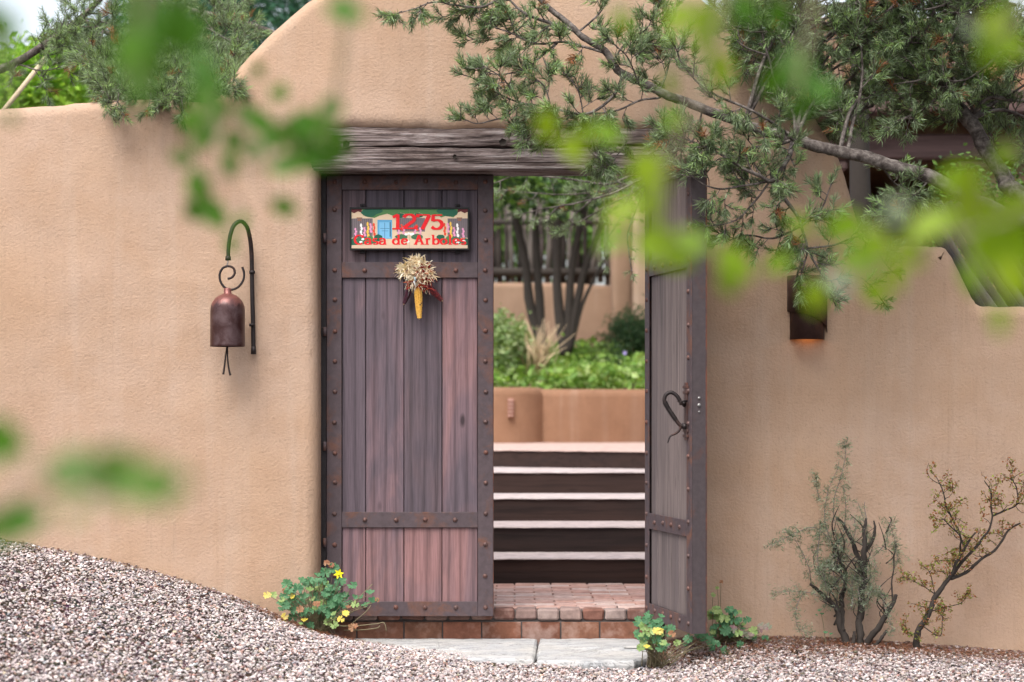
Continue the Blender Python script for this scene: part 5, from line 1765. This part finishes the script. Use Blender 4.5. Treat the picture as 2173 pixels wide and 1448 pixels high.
def columbine(basep, spec, label, flower=None):
    basep = Vector(basep)
    r = empty('columbine', basep, label, 'plant')
    sm = MB(basep)
    for (px, py, Y, size, kind) in spec:
        tip = P(px, py, Y)
        s0 = basep + Vector((random.gauss(0, .03), random.gauss(0, .02), 0))
        mid = s0.lerp(tip, .55) + Vector((random.uniform(-.015, .015), -.01, .02))
        sm.tube(catmull([s0, mid, tip], 4), [.0022, .0012], 4, cap=False)
        k = 3 if random.random() < .75 else 1
        for q in range(k):
            an = random.uniform(-.5, .5) + (q - (k - 1) / 2) * 2.0
            o = link('leaf', LEAFM[kind], r, tip - basep, (R(random.uniform(35, 85)), R(random.uniform(-25, 25)), an), (size * 1.45 * random.uniform(.8, 1.15),) * 3)
            o.rotation_mode = 'ZXY'
    sm.build('stems', 'stem_green', r)
    for pts in (flower or []):
        f, c_ = pts
        c = P(*f)
        m = MB(basep)
        m.tube(catmull([basep, basep.lerp(c, .6) + Vector((.02, 0, .02)), c], 4), [.002, .0014], 4)
        m.build('flower_stalk', 'stem_green', r)
        m = MB(basep); m.col = c_
        for q in range(6):
            a_ = q * math.pi / 3 + .2
            d = Vector((math.cos(a_), -.35, math.sin(a_)))
            s = Vector((-math.sin(a_), 0, math.cos(a_)))
            m.add([c, c + d * .012 + s * .006, c + d * .026, c + d * .012 - s * .006], [(0, 1, 2, 3)])
        m.tube([c + Vector((0, -.002, 0)), c + Vector((0, -.016, -.004))], [.007, .005], 7)
        m.build('flower', 'print', r, colors=True)
    return r
random.seed(404)
def scatter(n, x0, x1, y0, y1, Y0, Y1, s0, s1, kinds, shape=None):
    out = []
    while len(out) < n:
        px, py = random.uniform(x0, x1), random.uniform(y0, y1)
        if shape and not shape(px, py): continue
        out.append((px, py, random.uniform(Y0, Y1), random.uniform(s0, s1), random.choice(kinds)))
    return out
sh = lambda px, py: ((px - 668) / 72) ** 2 + ((py - 1282) / 52) ** 2 < 1
spec = scatter(85, 596, 745, 1225, 1340, -.42, -.24, .014, .021, ['green'] * 8 + ['pale'], sh)
spec += [(px, py, -.36, .019, 'green') for px, py in ((735, 1268), (752, 1272), (768, 1270), (785, 1262), (790, 1280), (742, 1282), (778, 1288), (722, 1232), (748, 1242), (675, 1225), (690, 1215), (660, 1240), (610, 1240), (708, 1207))]
spec += scatter(11, 640, 760, 1280, 1345, -.46, -.38, .011, .016, ['yellow', 'pale', 'pale', 'brown'])
spec += scatter(12, 560, 640, 1250, 1330, -.44, -.30, .011, .016, ['pale', 'pale', 'brown', 'yellow'])
spec += [(693, 1196, -.36, .012, 'brown'), (703, 1200, -.36, .011, 'brown'), (800, 1274, -.36, .009, 'brown'), (750, 1330, -.45, .016, 'brown')]
columbine(P(676, 1345, -.30), spec, 'columbine with a yellow flower at the foot of the closed gate leaf', [((719, 1218, -.40), (0.85, 0.75, 0.02))])
# dead stalks beside it
r = empty('dead_stalks', P(735, 1340, -.3), 'bent pale dead stalks lying beside the left columbine', 'dead stalks')
for pts in (((700, 1335, -.33), (740, 1290, -.38), (790, 1240, -.4)), ((720, 1330, -.35), (760, 1328, -.42), (800, 1324, -.42), (815, 1322, -.42), (820, 1340, -.42)), ((730, 1338, -.35), (770, 1337, -.42), (800, 1333, -.42), (806, 1328, -.42)), ((745, 1325, -.34), (775, 1300, -.36), (787, 1285, -.36)), ((690, 1300, -.34), (725, 1250, -.34), (742, 1240, -.34)), ((702, 1260, -.33), (712, 1235, -.33), (717, 1225, -.34))):
    m = MB(r.location); m.tube(catmull(PP(*pts), 4), .0021, 5); m.build('stalk', 'husk_stalk' if 'husk_stalk' in M else 'stem_green', r)
random.seed(405)
sh = lambda px, py: ((px - 1385) / 45) ** 2 + ((py - 1345) / 42) ** 2 < 1
spec = scatter(40, 1345, 1430, 1303, 1388, -.95, -.80, .012, .018, ['green', 'green', 'green', 'pale'], sh)
spec += scatter(10, 1355, 1425, 1330, 1385, -1.0, -.9, .011, .016, ['yellow', 'brown', 'pale'])
spec += scatter(12, 1425, 1520, 1340, 1385, -.75, -.55, .012, .018, ['green', 'pale', 'green'])
columbine(Vector((P(1395, 1375, -.85).x, -.80, -.03)), spec, 'small columbine half over the right edge of the square flagstone')
spec = scatter(26, 1508, 1555, 1292, 1345, -.50, -.34, .014, .021, ['green', 'green', 'pale'])
spec += scatter(28, 1540, 1632, 1315, 1370, -.52, -.30, .012, .018, ['green', 'pale', 'purple', 'purple'])
spec += scatter(10, 1500, 1600, 1335, 1385, -.60, -.40, .011, .016, ['green', 'purple', 'pale'])
spec += [(1513, 1262, -.4, .009, 'pale'), (1530, 1235, -.4, .007, 'brown'), (1522, 1248, -.4, .007, 'pale'), (1568, 1300, -.4, .011, 'pale')]
columbine(P(1540, 1362, -.35), spec, 'purplish leaved columbine between the open gate leaf and the wall')

# ---- silvery shrub against the right wall
random.seed(61)
r = empty('sagebrush', P(1800, 1372, -.33), 'half dead silvery shrub with dark gnarled stems beside the wall', 'shrub')
o_ = r.location
SY = -.36
def stem(pts, r0, r1, mt='bark_dark', parent=None, wob=.22, nm='stem', sides=7):
    m = MB(o_); q = catmull(PP(*pts), 6); r0 *= .78; r1 *= .7
    q = [p + Vector((mnoise.noise(p * 14) * .014, mnoise.noise(p * 11) * .01, 0)) for p in q]
    m.tube(q, [r0, r1], sides, wob=wob); return m.build(nm, mt, parent or r)
stem(((1798, 1372, SY), (1783, 1330, SY), (1772, 1290, SY), (1745, 1262, SY), (1722, 1240, SY - .05)), .024, .009)
stem(((1790, 1340, SY), (1785, 1290, SY + .04), (1790, 1260, SY + .05), (1795, 1220, SY + .05), (1782, 1190, SY), (1765, 1150, SY)), .020, .006)
stem(((1828, 1372, SY), (1824, 1330, SY), (1828, 1270, SY), (1832, 1210, SY), (1820, 1180, SY), (1800, 1130, SY), (1775, 1100, SY)), .026, .009)
stem(((1832, 1215, SY), (1835, 1170, SY - .03), (1832, 1140, SY - .03), (1836, 1100, SY - .03)), .022, .007)
stem(((1834, 1180, SY), (1848, 1150, SY), (1855, 1130, SY), (1853, 1105, SY)), .014, .006)
stem(((1838, 1368, SY), (1858, 1340, SY - .04), (1878, 1305, SY - .05), (1893, 1280, SY - .05), (1902, 1262, SY - .05)), .022, .011)
stem(((1856, 1372, SY - .05), (1872, 1352, SY - .06), (1882, 1338, SY - .06)), .012, .009)
stem(((1812, 1370, SY - .03), (1811, 1355, SY - .03), (1812, 1340, SY - .03)), .014, .011)
stem(((1892, 1280, SY - .05), (1893, 1230, SY - .05), (1898, 1180, SY - .05), (1901, 1155, SY - .05)), .006, .003)
stem(((1783, 1310, SY), (1768, 1260, SY), (1735, 1215, SY), (1727, 1180, SY)), .006, .003)
stem(((1836, 1170, SY), (1836, 1120, SY), (1836, 1065, SY)), .005, .002, 'bark_grey')
TW = []
def wisps(pts, r0=.0022, dens=28, ln=(.02, .05)):
    m = q = catmull(PP(*pts), 6)
    TWm.tube(q, [r0, .001], 4, cap=False)
    for i in range(len(q) - 1):
        for _ in range(max(1, int((q[i + 1] - q[i]).length * dens * 2))):
            p = q[i].lerp(q[i + 1], random.random())
            t_ = (q[i + 1] - q[i]).normalized()
            d = (t_ * random.uniform(.1, 1) + Vector((random.gauss(0, .8), random.gauss(0, .5), random.gauss(.1, .7)))).normalized()
            L = random.uniform(*ln)
            e = p + d * L
            TWm.tube([p, e], [.0010, .0005], 3, cap=False)
            for k in range(7):
                TW.append((p.lerp(e, random.uniform(.2, 1)), d, L))
TWm = MB(o_); TWd = MB(o_)
for pts in (((1770, 1110, SY), (1770, 1060, SY), (1785, 1010, SY), (1795, 960, SY), (1790, 938, SY)), ((1765, 1150, SY), (1750, 1100, SY), (1758, 1040, SY), (1780, 990, SY)), ((1790, 1130, SY), (1795, 1080, SY), (1790, 1030, SY)),
            ((1765, 1150, SY), (1730, 1120, SY - .1), (1690, 1130, SY - .12), (1660, 1145, SY - .12), (1632, 1158, SY - .12)), ((1722, 1240, SY), (1715, 1200, SY - .05), (1690, 1150, SY - .08), (1672, 1130, SY - .08)),
            ((1765, 1290, SY), (1730, 1262, SY - .1), (1690, 1255, SY - .12), (1640, 1258, SY - .12)), ((1705, 1258, SY - .12), (1690, 1290, SY - .14), (1692, 1330, SY - .15), (1715, 1345, SY - .15)), ((1727, 1180, SY), (1738, 1150, SY), (1740, 1110, SY)),
            ((1745, 1190, SY), (1750, 1230, SY - .08), (1756, 1260, SY - .08)), ((1800, 1160, SY), (1815, 1130, SY - .05), (1812, 1100, SY - .05)), ((1855, 1180, SY), (1880, 1150, SY - .05), (1890, 1105, SY - .05)), ((1898, 1180, SY), (1900, 1150, SY), (1886, 1110, SY)),
            ((1845, 1250, SY), (1870, 1260, SY - .08), (1880, 1300, SY - .1), (1895, 1340, SY - .1)), ((1830, 1290, SY), (1845, 1260, SY - .1), (1862, 1255, SY - .1)), ((1740, 1130, SY), (1735, 1190, SY - .06), (1745, 1230, SY - .06)), ((1760, 1240, SY), (1745, 1215, SY - .1), (1765, 1200, SY - .1)), ((1820, 1240, SY), (1850, 1220, SY - .06), (1860, 1200, SY - .06)),
            ((1785, 1140, SY), (1770, 1180, SY - .04), (1740, 1200, SY - .04)), ((1740, 1062, SY), (1732, 1030, SY), (1734, 1010, SY)), ((1895, 1155, SY), (1905, 1180, SY - .03), (1900, 1200, SY - .03))):
    wisps(pts)
for k in range(15):
    x0 = random.uniform(1745, 1895); y0 = random.uniform(1150, 1300)
    wisps(((x0, y0, SY + random.uniform(-.05, .05)), (x0 + random.uniform(-18, 14), y0 - 40, SY), (x0 + random.uniform(-30, 20), y0 - random.uniform(60, 95), SY)), .0026, 20, (.015, .04))
for k in range(44):
    x0 = random.choice((1782, 1790, 1826, 1832, 1770, 1880)); y0 = random.uniform(1130, 1330)
    q = catmull(PP((x0, y0, SY), (x0 + random.uniform(-22, 22), y0 - random.uniform(14, 30), SY - .02), (x0 + random.uniform(-34, 34), y0 - random.uniform(30, 75), SY - .03)), 4)
    TWd.tube(q, [random.uniform(.003, .006), .0012], 5, wob=.2)
TWd.build('broken_twigs', 'bark_dark', r)
TWm.build('twigs', 'stem_silver' if 'stem_silver' in M else 'bark_grey', r)
c_ = np.array([list(t_[0]) for t_ in TW]) + RNG.normal(0, .006, (len(TW), 3))
c_ = np.repeat(c_, 3, 0) + RNG.normal(0, .009, (len(c_) * 3, 3))
leaf_cloud('leaves', c_, RNG.uniform(.012, .028, len(c_)), [(0.20, 0.25, 0.18), (0.28, 0.33, 0.25), (0.15, 0.20, 0.13)], 'foliage', r, .16, .8, o_)['kind'] = 'stuff'
# sapling sprig in front of it
cs = [(1741, 1362, -.38, .004, 'green')]
r2 = empty('seedling', P(1752, 1372, -.38), 'tiny green seedling at the left foot of the silvery shrub', 'plant')
m = MB(r2.location); m.tube(catmull(PP((1752, 1372, -.38), (1748, 1330, -.38), (1742, 1300, -.38)), 4), .0018, 5); m.build('stalk', 'stem_green', r2)
for px, py in ((1738, 1298), (1750, 1290), (1745, 1305), (1735, 1308), (1752, 1345), (1762, 1348)):
    link('leaf', LEAFM['green'], r2, P(px, py, -.39) - r2.location, (R(random.uniform(30, 70)), 0, random.uniform(-2, 2)), (.016,) * 3)

# ---- twisted small leaved shrub further right
random.seed(62)
r = empty('barberry_shrub', P(1945, 1385, -.42), 'leaning twisted shrub with tiny reddish green leaves at the right', 'shrub')
o_ = r.location; SY = -.42
main = [((1945, 1388, SY), (1948, 1345, SY), (1962, 1320, SY), (1985, 1270, SY), (2005, 1238, SY), (2020, 1222, SY), (2045, 1190, SY), (2080, 1150, SY)),
        ((2015, 1228, SY), (2030, 1195, SY - .03), (2050, 1160, SY - .04), (2070, 1130, SY - .04)),
        ((2018, 1228, SY), (2050, 1215, SY + .04), (2085, 1185, SY + .05), (2115, 1165, SY + .05), (2135, 1130, SY + .05), (2165, 1110, SY + .05)),
        ((2080, 1150, SY), (2100, 1120, SY), (2104, 1080, SY), (2100, 1040, SY), (2090, 1020, SY)),
        ((2104, 1095, SY), (2130, 1085, SY), (2160, 1070, SY), (2158, 1040, SY), (2150, 1020, SY)),
        ((2030, 1195, SY), (2040, 1150, SY - .06), (2020, 1120, SY - .08), (2000, 1100, SY - .08)),
        ((2045, 1160, SY), (2030, 1120, SY + .05), (2010, 1080, SY + .06), (2000, 1040, SY + .06), (1990, 1020, SY + .06))]
bw = MB(o_)
ends_ = []
for i, pts in enumerate(main):
    q = catmull(PP(*pts), 6)
    q = [p + Vector((mnoise.noise(p * 20) * .008, mnoise.noise(p * 17) * .01, 0)) for p in q]
    r0, r1 = ((.017, .006), (.009, .004), (.009, .004), (.006, .002), (.005, .002), (.005, .002), (.006, .002))[i]
    m = MB(o_); m.tube(q, [r0, r1], 7, wob=.12); m.build('stem', 'bark_dark', r)
    ends_ += q[8:] if i == 0 else q[3:]
L_ = []
def zig(p, d, L, r_):
    pts = [p]
    for k in range(5):
        d = (d + Vector((random.gauss(0, .45), random.gauss(0, .35), random.gauss(.05, .45)))).normalized()
        pts.append(pts[-1] + d * L / 5)
        for _ in range(random.choice((1, 2, 3))):
            L_.append(pts[-1] + Vector((random.gauss(0, .007), random.gauss(0, .007), random.gauss(0, .007))))
    bw.tube(pts, [r_, .0008], 4, cap=False)
    return pts
for k in range(80):
    p = random.choice(ends_)
    left = random.random() < .6
    d = Vector((random.uniform(-1, .8), random.gauss(0, .4), random.uniform(-.1, 1))).normalized()
    q = zig(p, d, random.uniform(.05, .14), .0018)
    if random.random() < .5: zig(q[3], d, random.uniform(.03, .07), .0012)
for pts in (((1990, 1265, SY), (1960, 1245, SY), (1930, 1230, SY), (1910, 1225, SY)), ((1985, 1270, SY), (1975, 1220, SY), (1962, 1205, SY)), ((1965, 1325, SY), (1930, 1350, SY - .04), (1922, 1325, SY - .04)), ((1960, 1330, SY), (1995, 1350, SY - .03), (2000, 1310, SY - .03), (2005, 1290, SY - .03)), ((1970, 1300, SY), (2000, 1290, SY + .05), (2040, 1280, SY + .05), (2050, 1260, SY + .05)), ((2045, 1190, SY), (2010, 1190, SY - .05), (1985, 1190, SY - .05))):
    q = catmull(PP(*pts), 5); bw.tube(q, [.0028, .001], 4)
    for p in q[3:]:
        if random.random() < .7: zig(p, Vector((random.uniform(-1, 1), 0, random.uniform(0, 1))), .05, .0012)
        L_.append(p)
bw.build('twigs', 'bark_dark', r)
c_ = np.repeat(np.array([list(p) for p in L_]), 2, 0) + RNG.normal(0, .005, (len(L_) * 2, 3))
leaf_cloud('leaves', c_, RNG.uniform(.009, .017, len(c_)), [(0.26, 0.12, 0.05), (0.18, 0.24, 0.05), (0.30, 0.34, 0.09), (0.34, 0.13, 0.07), (0.22, 0.16, 0.05)], 'foliage', r, .6, .8, o_)['kind'] = 'stuff'

# ---- leafy twigs of a tree close to the camera, far out of focus
def ovate():
    m = MB(); n = 8; vs, fs = [], []
    for i in range(n + 1):
        u = i / n; w = .33 * math.sin(math.pi * u ** .8) ** .8 if 0 < u < 1 else 0.0
        z = -.12 * u * u
        vs += [(-w, u, z + w * .25), (0, u, z), (w, u, z + w * .25)]
    for i in range(n):
        b = i * 3
        fs += [(b, b + 1, b + 4, b + 3), (b + 1, b + 2, b + 5, b + 4)]
    m.add(vs, fs, True); return m
M['leaf_near'] = leafsolid('leaf_near', (0.17, 0.31, 0.006), (0.27, 0.38, 0.010), .5)
M['leaf_neard'] = leafsolid('leaf_neard', (0.050, 0.155, 0.008), (0.09, 0.22, 0.012), .42)
M['leaf_silver'] = leafsolid('leaf_silver', (0.26, 0.34, 0.20), (0.32, 0.36, 0.30), .3)
OV = {k: ovate().mesh('leaf', k) for k in ('leaf_near', 'leaf_neard', 'leaf_silver')}
def near_branch(label, stempts, leaves, mt, d0):
    """stempts in (px,py,dist); leaves in (px,py,length_px,angle,dist offset)"""
    Q = lambda px, py, d: P(px, py, d - D0)
    stempts = [(a_, b_, c_ * 1.14) for a_, b_, c_ in stempts]; d0 *= 1.14
    s = [Q(*q) for q in stempts]
    r = empty('leafy_branch', s[0], label, 'branch')
    m = MB(s[0]); cs_ = catmull(s, 5); m.tube(cs_, [.005, .0016], 6); m.build('twig', 'stem_green', r)
    for i, (px, py, Lp, an, dd, *mm) in enumerate(leaves):
        d = d0 + dd
        c = Q(px, py, d); L = Lp * d / FPX
        L *= .86 if d0 < 2.28 else .95
        a = R(an)
        dirv = Vector((math.cos(a), random.uniform(-.35, .35), -math.sin(a))).normalized()
        nrm = Vector((random.uniform(-.5, .5), -1, random.uniform(-.3, .6)))
        x_ = dirv.cross(nrm).normalized(); n_ = x_.cross(dirv)
        mtx = Matrix((x_, dirv, n_)).transposed().to_4x4()
        base = c - dirv * L * .5
        near = min(cs_, key=lambda q: (q - base).length)
        m = MB(s[0]); m.tube([near, base.lerp(near, .4) + Vector((0, 0, .002)), base], .0012, 4, cap=False); 
        if (near - base).length < .16: m.build('leaf_stalk', 'stem_green', r)
        o = link('leaf', OV[mm[0] if mm else mt], r)
        o.matrix_local = Matrix.Translation(base - s[0]) @ mtx @ Matrix.Scale(L, 4)
    return r
random.seed(8)
near_branch('blurred bright green leaves hanging into the top left corner', [(300, -500, 1.75), (310, -120, 1.75), (300, 60, 1.75), (290, 200, 1.75)],
            [(300, 40, 160, 80, 0), (345, 60, 130, 60, .1), (320, 130, 120, 85, .05), (275, 110, 130, 110, -.05), (295, 180, 110, 80, 0), (300, 215, 60, 90, .1), (405, 70, 120, 100, .15), (430, 150, 110, 85, .2), (428, 212, 90, 80, .2), (380, 20, 90, 50, .1)], 'leaf_neard', 1.75)
near_branch('blurred green leaves in front of the left wall above the bell', [(760, -500, 2.2), (740, -60, 2.2), (700, 250, 2.2), (600, 330, 2.2), (450, 380, 2.2)],
            [(735, 25, 100, 10, -.2), (600, 196, 46, 90, .2), (548, 150, 44, 60, .2), (555, 262, 90, 20, 0), (625, 290, 100, 40, 0), (680, 305, 110, 110, 0), (700, 235, 80, 120, 0), (655, 335, 100, 150, 0), (605, 350, 90, 170, 0),
             (490, 350, 66, 80, .2), (388, 335, 60, 20, .1), (425, 400, 100, 70, .1), (455, 455, 90, 50, .1), (605, 440, 70, 20, .1), (420, 300, 50, 120, .2), (715, 300, 90, 60, 0), (515, 470, 50, 100, .15), (492, 520, 50, 80, .15), (450, 180, 70, 70, .1), (525, 240, 60, 30, .1), (585, 200, 40, 60, .2), (465, 230, 70, 70, .1), (440, 280, 80, 100, .1), (500, 300, 70, 30, .15), (540, 320, 60, 150, .15), (575, 300, 60, 40, .1), (660, 270, 110, 20, 0), (640, 330, 90, 60, 0), (410, 450, 60, 60, .15), (700, 330, 90, 130, 0), (400, 260, 60, 120, .2)], 'leaf_neard', 2.2)
near_branch('blurred leaf cluster at the extreme left edge', [(-500, -200, 1.7), (-150, 0, 1.7), (0, 90, 1.7), (20, 240, 1.7)],
            [(10, 70, 130, 80, 0), (5, 130, 80, 60, 0), (22, 246, 50, 60, .3), (-30, 40, 120, 60, 0)], 'leaf_neard', 1.7)
near_branch('very blurred low green leaves in front of the bottom of the left wall', [(-600, 1300, 1.35), (-200, 1150, 1.35), (100, 1030, 1.35), (300, 1020, 1.35)],
            [(10, 930, 140, 35, .25), (45, 1105, 140, -20, .25), (-20, 960, 120, 10, .2), (170, 1000, 160, 20, 0), (240, 985, 140, -20, 0), (220, 1030, 120, 30, 0), (290, 1040, 110, -40, -.1), (370, 1020, 90, 5, -.2), (160, 1080, 70, -50, -.1), (320, 1010, 110, 5, -.05), (350, 1050, 90, -25, -.05), (120, 1020, 90, 40, .05), (-10, 1130, 110, 10, .2)], 'leaf_neard', 1.35)
near_branch('blurred yellow green leaves crossing the open gate leaf', [(1700, -600, 1.95), (1560, -100, 1.95), (1480, 200, 1.95), (1400, 420, 1.95), (1480, 540, 1.95)],
            [(1500, 60, 150, 100, 0), (1440, 40, 100, 120, .1), (1530, 150, 110, 70, 0), (1320, 45, 80, 60, .2), (1375, 370, 130, 80, 0), (1385, 440, 100, 80, 0), (1400, 520, 140, 10, 0), (1460, 515, 120, -10, 0), (1320, 450, 110, 150, .1),
             (1300, 510, 90, 160, .1), (1560, 560, 120, 40, .1), (1545, 600, 80, 60, .1), (1160, 268, 90, 80, .3), (1215, 320, 90, 40, .3), (1290, 285, 90, 20, .3), (1420, 180, 70, 60, .1), (1425, 255, 60, 90, .2), (1385, 400, 110, 100, .05), (1440, 545, 110, 15, 0), (1235, 290, 70, 100, .3)], 'leaf_near', 1.95)
near_branch('blurred bright leaves in front of the wall lamp at right', [(2700, 200, 1.9), (2350, 380, 1.9), (2100, 480, 1.9), (1960, 520, 1.9), (1800, 590, 1.9)],
            [(1970, 480, 130, 150, 0), (1930, 540, 110, 20, 0), (2050, 390, 120, 110, 0), (2090, 520, 140, 70, 0), (2150, 590, 130, 60, 0), (2060, 590, 90, 80, .1), (1830, 555, 120, 10, .1), (1860, 620, 90, 40, .1), (1790, 480, 110, 160, .1), (1730, 630, 90, 100, .1),
             (1780, 600, 80, 20, .1, 'leaf_silver'), (1900, 450, 80, 80, .1, 'leaf_silver'), (2160, 450, 120, 80, 0), (2020, 470, 100, 30, .1), (1860, 510, 100, 60, .1), (2130, 330, 80, 120, .1), (1650, 560, 80, 160, .2), (2120, 680, 90, 80, -.1), (1700, 480, 80, 30, .2), (2060, 440, 140, 60, 0), (2120, 470, 130, 110, 0), (2160, 520, 120, 30, 0), (2020, 380, 90, 140, .1), (1900, 590, 80, 60, .15)], 'leaf_near', 1.9)
near_branch('blurred yellowish leaves in the top right corner', [(2500, -500, 1.9), (2250, -100, 1.9), (2130, 60, 1.9), (2090, 110, 1.9)],
            [(2110, 60, 110, 120, 0), (2100, 110, 100, 80, 0), (2150, 100, 90, -10, 0), (2140, 30, 90, 50, 0), (2062, 62, 46, 80, .1, 'leaf_silver')], 'leaf_near', 1.9)
near_branch('faint blurred leaves before the top of the arch at right', [(1900, -600, 2.1), (1760, -100, 2.1), (1700, 150, 2.1), (1690, 220, 2.1)],
            [(1690, 150, 110, 80, 0), (1740, 190, 90, 40, 0), (1640, 170, 80, 120, 0), (1700, 230, 70, 60, 0), (1580, 20, 90, 60, 0), (1650, 30, 80, 90, 0)], 'leaf_neard', 2.1)
